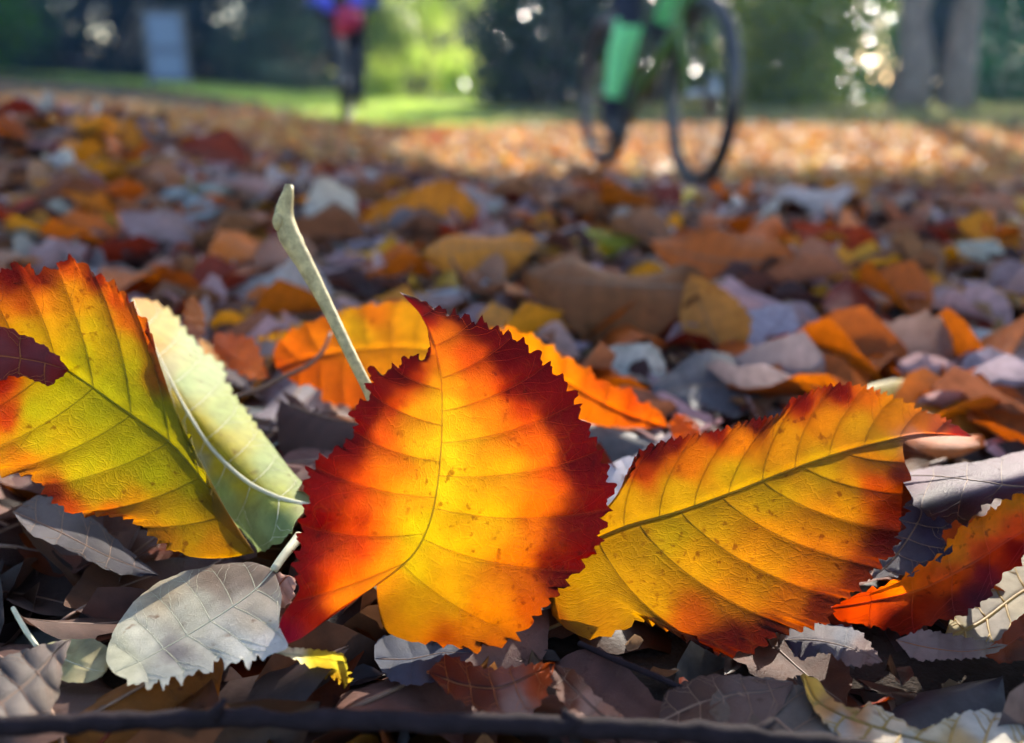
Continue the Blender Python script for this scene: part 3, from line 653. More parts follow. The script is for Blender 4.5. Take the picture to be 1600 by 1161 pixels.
hero_leaf('leaf', 'curled orange-red leaf rim at the right edge below the pale ribbed leaf', [(1530,1020),(1570,1010),(1610,985),(1680,960)], [(1530,1020),(1560,1000),(1600,960),(1680,960)], [(1530,1020),(1570,1036),(1620,1020),(1680,960)],
 [(1530,1020,.2190),(1600,960,.2300),(1570,1036,.2120),(1680,960,.230)], [(1570,1005,(225,90,20)),(1600,975,(210,80,20)),(1590,1025,(150,50,20))], vein='vein_red', nv_left=4, teeth=(20,4), seed=91, gain=0.6, veins3d=False, mid_r=.0002, nu=80, nv=10)
hero_leaf('leaf', 'dark plum shrivelled leaf under the tip of the golden leaf', [(1225,1000),(1270,1000),(1320,1010),(1380,1035)], [(1225,1000),(1240,975),(1290,975),(1340,985),(1380,1035)], [(1225,1000),(1250,1030),(1290,1020),(1330,1040),(1380,1035)],
 [(1225,1000,.2220),(1380,1035,.2110),(1290,975,.2280),(1290,1030,.2160)], [(1250,1000,(70,45,65)),(1300,1000,(130,110,115)),(1350,1015,(170,130,120)),(1320,990,(110,115,135))], mat='dry', vein='vein_brown', nv_left=5, teeth=(18,6), seed=93, gain=0.45, veins3d=False, mid_r=.0002, nu=90, nv=10, wave=.003)
hero_leaf('leaf', 'leaf coloured white as a sunlit patch between the red margin and the golden leaf', [(930,860),(960,790),(985,740),(1010,715)], [(930,860),(925,800),(945,735),(975,715),(1010,715)], [(930,860),(975,840),(1010,790),(1020,750),(1010,715)],  # white colour stands for sunlit litter showing through the gap
 [(930,860,.262),(1010,715,.290),(945,735,.290),(1010,790,.272)], [(970,780,(225,215,215))], mat='pale', vein='vein_pale', nv_left=5, teeth=(30,3), seed=95, nu=80, nv=10, veins3d=False)
hero_leaf('leaf', 'pink-grey leaf scrap beside the shade-tinted base of the upright leaf', [(424,940),(436,915),(450,900),(462,905)], [(424,940),(420,915),(432,895),(462,905)], [(424,940),(440,950),(458,935),(462,905)],
 [(424,940,.222),(462,905,.226),(440,950,.220)], [(440,920,(200,150,130))], mat='pale', vein='vein_red', nv_left=4, teeth=(14,4), seed=97, nu=60, nv=8, veins3d=False)

# ---- stalks and twigs
def stalk(name, label, cat, pts, mat, n=24, sides=12, rough=.014):
    c = np.array(pts, float)
    t = np.linspace(0, 1, len(c)); tt = np.linspace(0, 1, n)
    p2, _ = resample(c[:, :2], n)
    d = np.interp(tt, t, c[:, 2]); r = np.interp(tt, t, c[:, 3])
    W = at(p2[:, 0], p2[:, 1], d)
    base = Vector(W[0]); root = empty(name, base)
    q_ = np.random.default_rng(n + len(pts)); rj = r * (1 + rough * q_.normal(0, 1, n)); W = W + q_.normal(0, 1, W.shape) * (r * rough * .9)[:, None]
    MB().tube([Vector(w) - base for w in W], list(rj), sides).build('stem', mat, root)
    tag(root, label, cat)
    return root, base
pxm = .25 / FPX * .76
st, sb = stalk('leaf_stalk', 'pale green leaf stalk standing upright behind the red-edged leaf', 'stalk',
   [(588,640,.246,11*pxm),(572,602,.247,11.5*pxm),(545,548,.249,12*pxm),(512,480,.252,12.5*pxm),(478,415,.255,13.5*pxm),(454,372,.257,16*pxm),(444,342,.258,19*pxm),(446,318,.259,24*pxm),(450,302,.260,20*pxm),(452,289,.260,9*pxm)], M['stalk'], n=34)
MB().ball(Vector(at(434,347,.257)) - sb, (11*pxm, 11*pxm, 20*pxm)).build('bud_swelling', M['stalk'], st)
tw, tb_ = stalk('twig', 'thick dark twig lying across the very front of the litter', 'twig',
   [(-220,1136,.170,2.40e-3),(0,1134,.164,1.76e-3),(200,1126,.173,1.84e-3),(430,1124,.172,1.84e-3),(700,1130,.171,1.92e-3),(950,1138,.171,2.00e-3),(1150,1150,.170,1.92e-3),(1400,1180,.169,1.76e-3),(1700,1220,.168,1.60e-3)], M['twig'], n=70, rough=.11)
for px_, py_, dx_, dy_ in ((330,1122,22,-30),(905,1134,-26,-24),(1180,1150,30,-26)):
    a_ = Vector(at(px_, py_, .1705)) - tb_; b_ = Vector(at(px_ + dx_, py_ + dy_, .172)) - tb_
    MB().tube([a_, a_.lerp(b_, .5), b_], [.0016, .0010, .0006], 7).build('side_shoot', M['twig'], tw)

stalk('twig', 'thin bluish twig in the shadow between the upright and golden leaves', 'twig', [(905,1005,.222,7e-4),(960,1030,.214,8e-4),(1020,1055,.208,8e-4),(1065,1075,.203,7e-4)], M['twig'])
stalk('twig', 'thin curved twig crossing in front of the orange leaf behind', 'twig', [(300,640,.34,8e-4),(400,610,.335,9e-4),(440,590,.333,9e-4),(480,572,.335,8e-4),(505,548,.338,8e-4),(516,520,.345,6e-4)], M['vein_brown'])
stalk('twig', 'fine pale stem lying low beside the grey toothed leaf', 'twig', [(20,950,.214,5e-4),(40,985,.209,6e-4),(58,1010,.206,5e-4)], M['vein_pale'])

# ================================================================== fallen leaves on the ground
def blade_local(L, Wd, nu, nv, seed, fold=.3, curl=.4, roll=.2, wav=.06, teeth=0.0, nteeth=14, ang=True):
    """leaf lying along +Y, midrib up; returns verts (nu+1, 2nv+1, 3), uv"""
    r = np.random.default_rng(seed)
    u = np.linspace(0, 1, nu + 1); w = np.linspace(-1, 1, 2 * nv + 1)
    p = r.uniform(.65, .95)
    hw = Wd / 2 * np.sin(math.pi * np.clip(u, 0, 1) ** p) ** .8
    hw[0] = Wd * .01; hw[-1] = 0
    if teeth: hw = hw * (1 + teeth * (saw(u * nteeth) - .5))
    U, Wv = np.meshgrid(u, w, indexing='ij')
    x = hw[:, None] * Wv
    y = L * (U - .12 * np.abs(Wv) * (1 - U)) + L * .10 * np.abs(Wv) * U * (1 - U)
    z = np.abs(x) * math.tan(fold) + r.uniform(-1, 1) * wav * Wd * np.sin(U * 7 + r.uniform(0, 6)) * Wv ** 2 * np.sign(Wv) + wav * Wd * np.sin(U * 11 + r.uniform(0, 6)) * Wv ** 2
    # across roll
    z = z + roll * (x ** 2) / Wd * 4
    # curl along length
    k = curl / L
    if abs(k) > 1e-3:
        th = (y - L * .5) * k
        y, z = L * .5 + np.sin(th) * (1 / k - z), (1 - np.cos(th)) / k + z * np.cos(th)
    x = x + r.uniform(-.12, .12) * L * (U - .5) ** 2 * 2
    P = np.stack([x, y - L * .5, z], -1)
    return P, np.stack([U * 8, np.abs(Wv)], -1)

def grid_faces(a, b):
    i = np.arange(a - 1)[:, None] * b + np.arange(b - 1)[None]
    return np.stack([i, i + 1, i + b + 1, i + b], -1).reshape(-1, 4)

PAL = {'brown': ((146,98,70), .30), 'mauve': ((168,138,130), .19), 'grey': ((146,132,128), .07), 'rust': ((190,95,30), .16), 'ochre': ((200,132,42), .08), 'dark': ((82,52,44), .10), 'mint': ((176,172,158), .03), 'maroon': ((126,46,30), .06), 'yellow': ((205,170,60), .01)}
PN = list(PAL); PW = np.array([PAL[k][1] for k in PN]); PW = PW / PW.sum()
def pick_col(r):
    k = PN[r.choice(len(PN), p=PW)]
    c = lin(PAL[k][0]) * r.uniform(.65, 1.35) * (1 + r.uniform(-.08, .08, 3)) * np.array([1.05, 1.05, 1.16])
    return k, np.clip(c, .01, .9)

# clear map of the leaves in focus
CW, CH = 200, 146
clear = np.full((CH, CW), np.inf)
for P, d in HERO:
    for ix in range(P.shape[0]):
        for iy in range(P.shape[1]):
            a, b = int(P[ix, iy, 0] / 8), int(P[ix, iy, 1] / 8)
            for da in (-1, 0, 1):
                for db in (-1, 0, 1):
                    if 0 <= a + da < CW and 0 <= b + db < CH: clear[b + db, a + da] = min(clear[b + db, a + da], d[ix, iy])
def blocks(Wp, margin=.0015):
    px, py, d = project(Wp.reshape(-1, 3))
    a = (px / 8).astype(int); b = (py / 8).astype(int)
    ok = (a >= 0) & (a < CW) & (b >= 0) & (b < CH) & (d > .02)
    if not ok.any(): return False
    cl = clear[b[ok], a[ok]]
    return bool(np.any(np.isfinite(cl) & (d[ok] < cl + margin)))

TEMPL = []
for k in range(16):
    r_ = np.random.default_rng(100 + k)
    P, uv = blade_local(1.0, r_.uniform(.5, .78), 22, 6, 100 + k, fold=r_.uniform(-.1, .3), curl=r_.uniform(-.5, .9), roll=r_.uniform(-.5, .7), wav=r_.uniform(.03, .12), teeth=.10, nteeth=13)
    u = uv[..., 0] / 8; v = uv[..., 1]
    c = (1 - .35 * ss(.55, 1, v) * (.5 + .5 * np.sin(u * 17 + k))) * (1 + .12 * np.sin(u * 8 * math.pi * 2))
    c = np.repeat(c[..., None], 3, -1)
    me = mesh_np('leaf_blade', P.reshape(-1, 3), grid_faces(23, 13), c.reshape(-1, 3), uv.reshape(-1, 2))
    me.materials.append(M['dry'])
    mb = MB()
    mid = [Vector(P[j, 6]) + Vector((0, 0, -.002)) for j in range(0, 23, 3)]
    st0 = mid[0] - (mid[1] - mid[0]).normalized() * .22 + Vector((.03, 0, .02))
    pts = [st0, (st0 + mid[0]) / 2 + Vector((0, 0, .01))] + mid
    mb.tube(pts, [.013] * 3 + [.012 - .0014 * j for j in range(len(mid) - 1)], 5)
    rib = bpy.data.meshes.new('rib'); rib.from_pydata(mb.v, [], mb.f); rib.materials.append(M['vein_brown'])
    for p in rib.polygons: p.use_smooth = True
    TEMPL.append((me, rib, P.reshape(-1, 3)))

def rot_from(yaw, tilt, tdir):
    a = Matrix.Rotation(tdir, 3, 'Z') @ Matrix.Rotation(tilt, 3, 'X') @ Matrix.Rotation(-tdir, 3, 'Z')
    return a @ Matrix.Rotation(yaw, 3, 'Z')

def put_leaf(k, loc, rot, size, color, label, group=None, rib=True):
    me, rb, P = TEMPL[k]
    o = bpy.data.objects.new('fallen_leaf', me); COL.objects.link(o)
    o.matrix_world = Matrix.Translation(loc) @ (rot.to_4x4()) @ Matrix.Scale(size, 4)
    o.color = (*[float(x) for x in color], 1)
    tag(o, label, 'leaf', group)
    if rib:
        c = bpy.data.objects.new('midrib', rb); COL.objects.link(c); c.parent = o
    return o

# ---- leaves of the middle distance that can be told apart: pixel, width in pixels, colour, tilt toward the viewer, yaw
def named(px, py, wpx, rgb, tilt, yaw, k, label, lift=.006):
    p = ground_hit(px, py + 10)
    d = float((p - CAM) @ FW)
    size = min(wpx * d / FPX, .115)
    rot = Matrix.Rotation(R(yaw), 3, 'Z')
    rot = Matrix.Rotation(R(tilt), 3, 'X') @ rot
    loc = Vector(p) + Vector((0, 0, lift + abs(math.sin(R(tilt))) * size * .15))
    Pq = TEMPL[k][2] @ np.array(rot).T * size
    tgt = at(np.array(float(px)), np.array(float(py)), d)
    loc = tgt - (Pq.min(0) + Pq.max(0)) / 2
    low_ = (terr(loc[0], loc[1]) - .004) - (Pq[:, 2].min() + loc[2])
    loc = Vector(loc + ray(np.array(float(px)), np.array(float(py))) * 0 + np.array([0, 0, min(max(low_, 0), .012)]))
    put_leaf(k, loc, rot, size, lin(rgb), label)
    Pq = Pq + np.array(loc)
    qx, qy, qd = project(Pq)
    for a_, b_, d_ in zip((qx / 8).astype(int), (qy / 8).astype(int), qd):
        if 0 <= a_ < CW and 0 <= b_ < CH: soft_clear[b_, a_] = min(soft_clear[b_, a_], d_)
    LMK.append((px, py, label))
LMK = []; soft_clear = np.full((CH, CW), np.inf)
MIDL = [
 (670,362,205,(205,120,20),38,80,1,'wide ochre-orange leaf in the litter above the red-edged leaf tip'),
 (750,425,160,(205,125,35),30,95,4,'tan-orange leaf lying just above the upright red-edged leaf'),
 (600,422,110,(200,140,30),35,70,6,'yellow-ochre leaf right of the upright pale stalk'),
 (785,468,135,(168,172,160),15,85,9,'pale mint leaf flat behind the upright red-edged leaf'),
 (1120,440,205,(178,90,35),50,80,2,'big rusty brown leaf above the golden leaf, blurred'),
 (1010,462,125,(205,130,15),40,100,5,'mustard leaf left of the big rusty brown leaf'),
 (1110,545,150,(180,120,60),66,20,7,'tan folded leaf standing behind the golden leaf'),
 (1195,545,140,(172,160,172),40,-40,10,'pale pinkish-grey leaf half leaning on the tan folded leaf'),
 (1310,420,150,(150,55,30),58,60,11,'dark red tented leaf standing in the right middle distance'),
 (1335,395,90,(215,130,85),70,15,12,'peach leaf flap on the dark red tented leaf'),
 (1440,462,105,(215,140,45),45,70,13,'small orange leaf right of the dark red tented leaf'),
 (1285,474,90,(200,140,40),25,95,14,'slim yellow leaf under the dark red tented leaf'),
 (1290,452,95,(150,160,162),10,85,15,'pale blue leaf sliver below the dark red tented leaf'),
 (1410,590,210,(150,120,110),32,80,3,'brown-mauve leaf behind the tip of the golden leaf'),
 (1130,612,210,(92,88,94),22,95,8,'slate grey-blue leaf behind the upper edge of the golden leaf'),
 (955,515,250,(125,75,40),30,82,0,'long striped brown leaf right of the red-edged leaf tip'),
 (1040,500,150,(170,155,155),34,60,1,'whitish ribbed leaf half over the striped brown leaf'),
 (945,384,95,(150,150,45),20,75,4,'yellow-green leaf in the centre of the litter'),
 (850,368,90,(205,125,25),22,90,6,'small amber leaf left of the yellow-green leaf'),
 (158,212,70,(245,150,50),62,80,9,'bright orange leaf high on the left litter slope'),
 (206,226,60,(185,110,15),70,10,2,'amber leaf standing right of the bright orange leaf on the slope'),
 (330,252,110,(130,50,30),40,70,5,'dark red-brown leaf on the left slope'),
 (275,308,80,(190,160,60),28,85,7,'mustard yellow leaf on the left slope'),
 (265,330,160,(152,156,156),14,100,10,'pale blue-grey leaf under the mustard yellow leaf'),
 (140,340,100,(200,110,20),48,60,11,'orange leaf on the left above the green-yellow leaf'),
 (174,368,50,(70,125,20),60,10,12,'small bright green leaf beside the left orange leaf'),
 (240,385,150,(150,122,122),30,50,13,'mauve leaf above the pale folded leaf'),
 (430,485,200,(175,160,155),28,75,14,'mauve ribbed leaf behind the upright pale stalk'),
 (60,375,140,(150,150,142),20,80,15,'grey-green leaf behind the top of the green-yellow leaf'),
 (985,590,120,(205,200,190),30,60,3,'cream leaf behind the low glowing orange leaf'),
 (680,216,60,(225,110,70),50,80,8,'coral red leaf far off left of the sunlit strip'),
 (1270,330,110,(190,170,165),15,85,0,'pale pinkish leaf far off at right centre'),
 (520,350,110,(195,180,165),55,20,1,'cream leaf curl standing right of the stalk top'),
 (740,330,100,(156,134,130),30,60,4,'lilac-grey leaf above the wide ochre-orange leaf'),
 (1300,640,90,(150,100,40),30,80,6,'olive brown leaf between the golden leaf and brown-mauve leaf'),
 (1560,620,170,(115,105,105),10,70,9,'grey leaf at the right edge behind the purple underside'),
 (1450,655,100,(175,105,25),30,80,2,'amber scrap leaf above the long tip of the golden leaf'),
 (560,300,90,(190,185,180),35,80,5,'pale grey leaf far off behind the stalk top'),
 (440,250,80,(200,100,70),40,60,7,'salmon leaf far off left of the stalk top'),
]
for a in MIDL: named(*a)
hard_clear = clear; clear = np.minimum(clear, soft_clear)

# ---- anonymous leaves near enough to be told apart
ZL = {0: 'in the dark litter around the feet of the upright leaves', 1: 'in the shaded litter just behind the upright leaves', 2: 'far back in the shaded litter toward the path'}
CN = {'brown': 'dull brown', 'mauve': 'mauve-brown', 'grey': 'ash grey', 'rust': 'rust orange', 'ochre': 'ochre yellow', 'dark': 'blackish brown', 'mint': 'pale minty', 'maroon': 'maroon', 'yellow': 'clear yellow'}
n_ind = 0; tries = 0
r = np.random.default_rng(77)
LMK += [(690,740,'upright red-edged leaf'),(1160,800,'golden-orange leaf'),(150,660,'green-yellow leaf'),(370,680,'pale mint folded leaf'),(300,980,'grey toothed underside'),(450,330,'top of the upright stalk'),(560,540,'bright orange translucent leaf'),(940,610,'low glowing orange leaf'),
 (1450,920,'red-orange leaf'),(1500,750,'purple underside'),(1560,950,'pale ribbed leaf'),(770,1070,'rust-red crumpled leaf'),(1110,1100,'chocolate leaf'),(1400,1130,'hooked pale leaf'),(1100,270,'near bicycle wheel'),(950,250,'rear bicycle wheel'),(540,180,'far cyclist'),(1250,1130,'slate grey leaf'),(50,1070,'brown corner leaf'),(930,1090,'rolled brown strip'),(640,1030,'blue-grey shaded leaf')]
USED = set()
def short(l):
    for w in (' lying', ' in the', ' behind', ' above', ' right of', ' left of', ' standing', ' on the', ' under', ' high', ' far', ' below', ' beside', ' leaning', ' flat', ' half over', ' between', ' at the', ' just', ',', ' half leaning'):
        l = l.split(w)[0]
    return l
def which(cn, px, py, size):
    sz = 'small ' if size < .052 else 'large ' if size > .074 else ''
    for m in sorted(LMK, key=lambda q: (q[0] - px) ** 2 + (1.6 * (q[1] - py)) ** 2)[:14]:
        dx, dy = px - m[0], py - m[1]
        rel = ('right of' if dx > 0 else 'left of') if abs(dx) > 1.2 * abs(dy) else ('below' if dy > 0 else 'just above')
        far = 'close ' if math.hypot(dx, dy) < 70 and rel in ('right of', 'left of') else ''
        rel2 = ('to the ' + rel) if far == '' and rel in ('right of', 'left of') else rel
        for l in (f'{sz}{cn} fallen leaf {far}{rel2} the {short(m[2])}', f'{sz}{cn} fallen leaf {("up" if dy < 0 else "down")} and {("right" if dx > 0 else "left")} of the {short(m[2])}'):
            if l not in USED:
                USED.add(l); return l
    return f'{sz}{cn} fallen leaf in the litter'
def near_leaf(x, y, size, zone, lift, tmax):
    k = int(r.integers(16))
    P = TEMPL[k][2]
    ck, c = pick_col(r)
    if zone == 0: c = c * np.array([.28, .20, .155])  # front leaves darkened in colour for the shade between them
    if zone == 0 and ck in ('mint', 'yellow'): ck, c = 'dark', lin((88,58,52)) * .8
    tilt = abs(r.normal(0, tmax)); yaw = r.uniform(0, 6.28); td = r.uniform(0, 6.28)
    if r.random() < .35: tilt = math.pi - tilt
    rot = rot_from(yaw, tilt, td)
    Pw = P @ np.array(rot).T * size + np.array([x, y, 0])
    zg = terr(x, y)
    z = zg + lift - min(0, Pw[:, 2].min()) * .6
    Pw = Pw + np.array([0, 0, z])
    if blocks(Pw): return None
    pxl, pyl, dl = project(Pw)
    if dl.min() < .13: return None
    if not (10 < pxl.mean() < 1590 and pyl.mean() < 1140): return None
    if zone == 0 and Pw[:, 2].max() > zg + .03: return None
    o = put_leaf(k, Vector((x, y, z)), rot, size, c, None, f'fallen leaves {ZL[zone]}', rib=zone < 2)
    o['label'] = which(CN[ck], float(pxl.mean()), float(pyl.mean()), size)
    return o
cnt = [0, 0, 0]
for zone, n, (y0, y1), tm in ((0, 60, (.13, .30), .28), (1, 140, (.30, .95), .19), (2, 40, (.95, 1.4), .22)):
    t = 0
    while cnt[zone] < n and t < 4000:
        t += 1
        y = r.uniform(y0, y1); hx = .66 * y + .03
        x = r.uniform(-hx, hx)
        if near_leaf(x, y, (r.uniform(.045, .07) if zone == 1 else r.uniform(.035, .055)) if zone else r.uniform(.035, .065), zone, r.uniform(.000, .016) if zone else r.uniform(-.004, .006), tm): cnt[zone] += 1
print('individual litter leaves', cnt, len(MIDL))

clear = hard_clear
# ---- the rest of the litter: too many to count, one mesh
def litter_mass():
    Vs = []; Fs = []; Cs = []; off = 0
    r = np.random.default_rng(5)
    def batch(n, region, nu, nv, smin, smax, tm, lift, check=False, pal=None, dark=1.0):
        nonlocal off
        T = []
        for k in range(14):
            q = np.random.default_rng(300 + k)
            P, uv = blade_local(1.0, q.uniform(.5, .75), nu, nv, 300 + k, fold=q.uniform(-.1, .32), curl=q.uniform(-.6, 1.0), roll=q.uniform(-.5, .8), wav=q.uniform(.03, .12))
            T.append(P.reshape(-1, 3))
        f = grid_faces(nu + 1, 2 * nv + 1); nvert = T[0].shape[0]
        X, Y = region(n)
        for x, y in zip(X, Y):
            ck, c = pick_col(r)
            if pal is not None: c = np.clip(lin(pal[r.integers(len(pal))]) * r.uniform(.7, 1.15), 0, .9)
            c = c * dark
            tilt = abs(r.normal(0, tm)); td = r.uniform(0, 6.28)
            rot = np.array(rot_from(r.uniform(0, 6.28), tilt if r.random() > .3 else math.pi - tilt, td))
            P = T[r.integers(14)] @ rot.T * r.uniform(smin, smax)
            z = terr(x, y) + r.uniform(*lift) - min(0, P[:, 2].min()) * .5
            P = P + np.array([x, y, z])
            if check:
                if blocks(P) : continue
                if project(P)[2].min() < .13: continue
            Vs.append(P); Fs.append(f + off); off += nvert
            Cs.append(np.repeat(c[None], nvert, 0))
    def wedge(y0, y1, sx, mx):
        def g(n):
            y = np.sqrt(r.uniform(y0 ** 2, y1 ** 2, n)); return r.uniform(-1, 1, n) * (sx * y + mx), y
        return g
    batch(420, wedge(.06, .32, .9, .25), 7, 2, .035, .06, .30, (-.014, -.002), True, None, .2)  # front batch colour cut down to stand for shaded gaps
    batch(350, wedge(.28, .50, .9, .25), 7, 2, .04, .07, .20, (-.012, .0), True)
    batch(3200, wedge(.30, 1.3, .75, .25), 6, 2, .035, .065, .16, (-.01, .006), True)
    batch(14000, wedge(1.2, 3.6, .80, .35), 4, 1, .032, .058, .18, (-.004, .014))
    TAN = [(240,176,116), (246,164,86), (248,206,150), (232,146,76), (216,164,132), (248,190,104), (186,124,84)]  # pale tan palette puts part of the strip's sunlight into leaf colour
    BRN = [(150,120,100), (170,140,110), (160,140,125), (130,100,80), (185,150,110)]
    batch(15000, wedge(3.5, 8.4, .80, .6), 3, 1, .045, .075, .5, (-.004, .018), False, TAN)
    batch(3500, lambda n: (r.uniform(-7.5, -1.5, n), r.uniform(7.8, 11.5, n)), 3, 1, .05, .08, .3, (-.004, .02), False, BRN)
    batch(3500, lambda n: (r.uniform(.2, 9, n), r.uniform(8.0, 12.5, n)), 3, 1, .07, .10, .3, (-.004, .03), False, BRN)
    # crumbs and loose stalks between the leaves
    CR = [(70,46,38), (110,76,56), (150,100,60), (60,52,56), (160,128,100), (150,60,30), (120,92,60), (50,36,30)]
    batch(2600, wedge(.10, .50, .8, .2), 4, 1, .003, .011, .5, (-.004, .004), True, CR)
    batch(1500, wedge(.45, 1.2, .75, .2), 4, 1, .006, .018, .4, (-.002, .012), True, CR)
    fq = np.array([[i * 4 + k, i * 4 + (k + 1) % 4, i * 4 + 4 + (k + 1) % 4, i * 4 + 4 + k] for i in range(4) for k in range(4)])
    for _ in range(260):
        y = math.sqrt(r.uniform(.13 ** 2, .9 ** 2)); x = r.uniform(-1, 1) * (.7 * y + .05); a = r.uniform(0, 6.28); ln = r.uniform(.018, .05); rd = r.uniform(.0004, .0009); bend = r.normal(0, .25)
        cv = []
        for j in range(5):
            t = j / 4 - .5; aa = a + bend * t
            cx, cy = x + math.cos(aa) * ln * t, y + math.sin(aa) * ln * t
            cz = terr(cx, cy) + .005 + (.012 * t if r.random() < .5 else 0)
            for k in range(4):
                w = math.pi / 2 * k; cv.append((cx - math.sin(aa) * math.cos(w) * rd, cy + math.cos(aa) * math.cos(w) * rd, cz + math.sin(w) * rd))
        cv = np.array(cv)
        if blocks(cv) or project(cv)[2].min() < .13: continue
        Vs.append(cv); Fs.append(fq + off); off += 20
        Cs.append(np.repeat((lin(CR[r.integers(8)]) * r.uniform(.6, 1.2))[None], 20, 0))
    me = mesh_np('leaf_litter', np.concatenate(Vs), np.concatenate(Fs), np.concatenate(Cs))
    o = add_obj('leaf_litter', me, M['litter'])
    tag(o, 'carpet of countless fallen brown leaves covering the ground', 'leaf litter', kind='stuff')
litter_mass()

# ================================================================== background
M['bark'] = plain('grey_bark', (0.25, 0.20, 0.165), rough=0.9, var=0.5, scale=9, bump=0.02)
def foliage_mat(name, transl, rough, spec):
    m, nt, N, L, out = new_mat(name)
    att = N.new('ShaderNodeAttribute'); att.attribute_name = 'Col'
    pr = N.new('ShaderNodeBsdfPrincipled'); L.new(att.outputs['Color'], pr.inputs['Base Color'])
    pr.inputs['Roughness'].default_value = rough; pr.inputs['Specular IOR Level'].default_value = spec
    tr = N.new('ShaderNodeBsdfTranslucent')
    hs = N.new('ShaderNodeHueSaturation'); hs.inputs['Value'].default_value = 1.6; hs.inputs['Saturation'].default_value = 1.1
    L.new(att.outputs['Color'], hs.inputs['Color']); L.new(hs.outputs[0], tr.inputs['Color'])
    mx = N.new('ShaderNodeMixShader'); mx.inputs[0].default_value = transl
    L.new(pr.outputs[0], mx.inputs[1]); L.new(tr.outputs[0], mx.inputs[2]); L.new(mx.outputs[0], out.inputs[0])
    return m
M['glossy'] = foliage_mat('glossy_leaf', 0.32, 0.24, 0.9)
M['soft'] = foliage_mat('soft_leaf', 0.5, 0.5, 0.4)
M['dull'] = foliage_mat('dull_leaf', 0.25, 0.55, 0.3)
M['grass'] = foliage_mat('grass_blade', 0.5, 0.45, 0.4)

def leaf_cloud(C, size, cols, r, name='crown', flat=.5, dz=1.0):
    """rhombic folded leaves at centres C"""
    n = len(C)
    d = r.normal(size=(n, 3)); d[:, 2] = d[:, 2] * dz - .25 * dz; d /= np.linalg.norm(d, axis=1)[:, None]
    up = r.normal(size=(n, 3)) * flat + np.array([0, 0, 1.0])
    s = np.cross(d, up); s /= np.linalg.norm(s, axis=1)[:, None] + 1e-9
    nn = np.cross(s, d)
    sz = size * r.uniform(.6, 1.25, n)[:, None]
    V = np.stack([C - d * sz * .5, C + s * sz * .28 + nn * sz * .07, C + d * sz * .5, C - s * sz * .28 + nn * sz * .07], 1).reshape(-1, 3)
    i = np.arange(n)[:, None] * 4
    F = np.concatenate([i + np.array([[0, 1, 2]]), i + np.array([[0, 2, 3]])])
    lo, hi = lin(cols[0]), lin(cols[1])
    t = r.uniform(0, 1, (n, 1)); c = lo * (1 - t) + hi * t
    return mesh_np(name, V, F, np.repeat(c, 4, 0), smooth=False)

def clumped(r, n, c, rad, nclump, spread, shell=.55):
    q = r.normal(size=(nclump, 3)); q /= np.linalg.norm(q, axis=1)[:, None]
    q *= (shell + (1 - shell) * r.random((nclump, 1))) ** .6
    q = q * np.array(rad) + np.array(c)
    k = r.integers(nclump, size=n)
    return q[k] + r.normal(size=(n, 3)) * spread * np.array([1, 1, .75]), q

def shrub(name, label, cat, x, y, rad, n, size, cols, mat, seed, nclump=40, spread=.28, stems=6, zc=None, stem_r=.05, group=None):
    r = np.random.default_rng(seed)
    z0 = float(terr(x, y)); zc = rad[2] * .7 if zc is None else zc
    root = empty(name, (x, y, z0))
    C, q = clumped(r, n, (0, 0, zc), rad, nclump, spread)
    C = C[C[:, 2] > .03]
    add_obj('crown', leaf_cloud(C, size, cols, r, dz=.75 if mat == 'glossy' else 1.0), M[mat], root)
    for j in range(stems):
        t = q[r.integers(nclump)]
        b = Vector((r.normal() * .12 * rad[0] * .5, r.normal() * .1, -.05)); e = Vector(t)
        m = (b + e) / 2 + Vector((r.normal() * .12, r.normal() * .12, .15))
        MB().tube([b, (b * 2 + m) / 3, m, e], [stem_r, stem_r * .8, stem_r * .55, stem_r * .2], 6).build('trunk', M['bark'], root)
    tag(root, label, cat, group)
    return root

# near hedge of shrubs, left to right
GRN = ((40,76,30), (86,126,48)); LIT = ((165,190,80), (220,228,135)); TEAL = ((10,34,44), (28,62,70)); HOL = ((16,36,22), (46,74,40)); OLV = ((84,104,30), (140,150,54))  # TEAL puts bluish haze and shade into the leaf colour
shrub('shrub', 'dark green shrub at the far left edge behind the litter slope', 'shrub', -8.6, 14.0, (1.6, 1.2, 1.5), 10000, 0.103, ((30,70,20),(70,120,40)), 'soft', 1)
shrub('shrub', 'deep blue-green shrub left of the pale notice board', 'shrub', -7.2, 16.5, (2.0, 1.2, 1.7), 12000, 0.103, TEAL, 'dull', 2)
shrub('shrub', 'dark bush behind the pale notice board', 'shrub', -5.4, 18.0, (1.8, 1.0, 1.7), 12000, 0.103, TEAL, 'dull', 3)
shrub('shrub', 'grey-green bush between the notice board and the left cyclist', 'shrub', -3.6, 16.5, (1.5, 1.0, 1.6), 12000, 0.092, ((50,72,66),(96,118,100)), 'dull', 4)
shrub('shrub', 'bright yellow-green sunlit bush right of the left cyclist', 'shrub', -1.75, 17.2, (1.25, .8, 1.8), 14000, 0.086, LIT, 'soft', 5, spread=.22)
shrub('shrub', 'glossy dark holly bush with white glints between the two cyclists', 'shrub', 0.50, 13.2, (.85, .7, 1.35), 8680, 0.125, HOL, 'glossy', 6, spread=.22)
shrub('shrub', 'dark glossy bush behind the right cyclist', 'shrub', 2.2, 14.4, (1.2, .8, 1.7), 8060, 0.125, HOL, 'glossy', 7)
shrub('shrub', 'olive green glossy bush right of the right cyclist', 'shrub', 4.0, 14.2, (1.25, .8, 1.7), 9300, 0.125, OLV, 'glossy', 8)
shrub('shrub', 'mid green bush in front of the two tree trunks', 'shrub', 5.0, 15.6, (1.1, .8, 1.6), 7440, 0.125, GRN, 'glossy', 9)
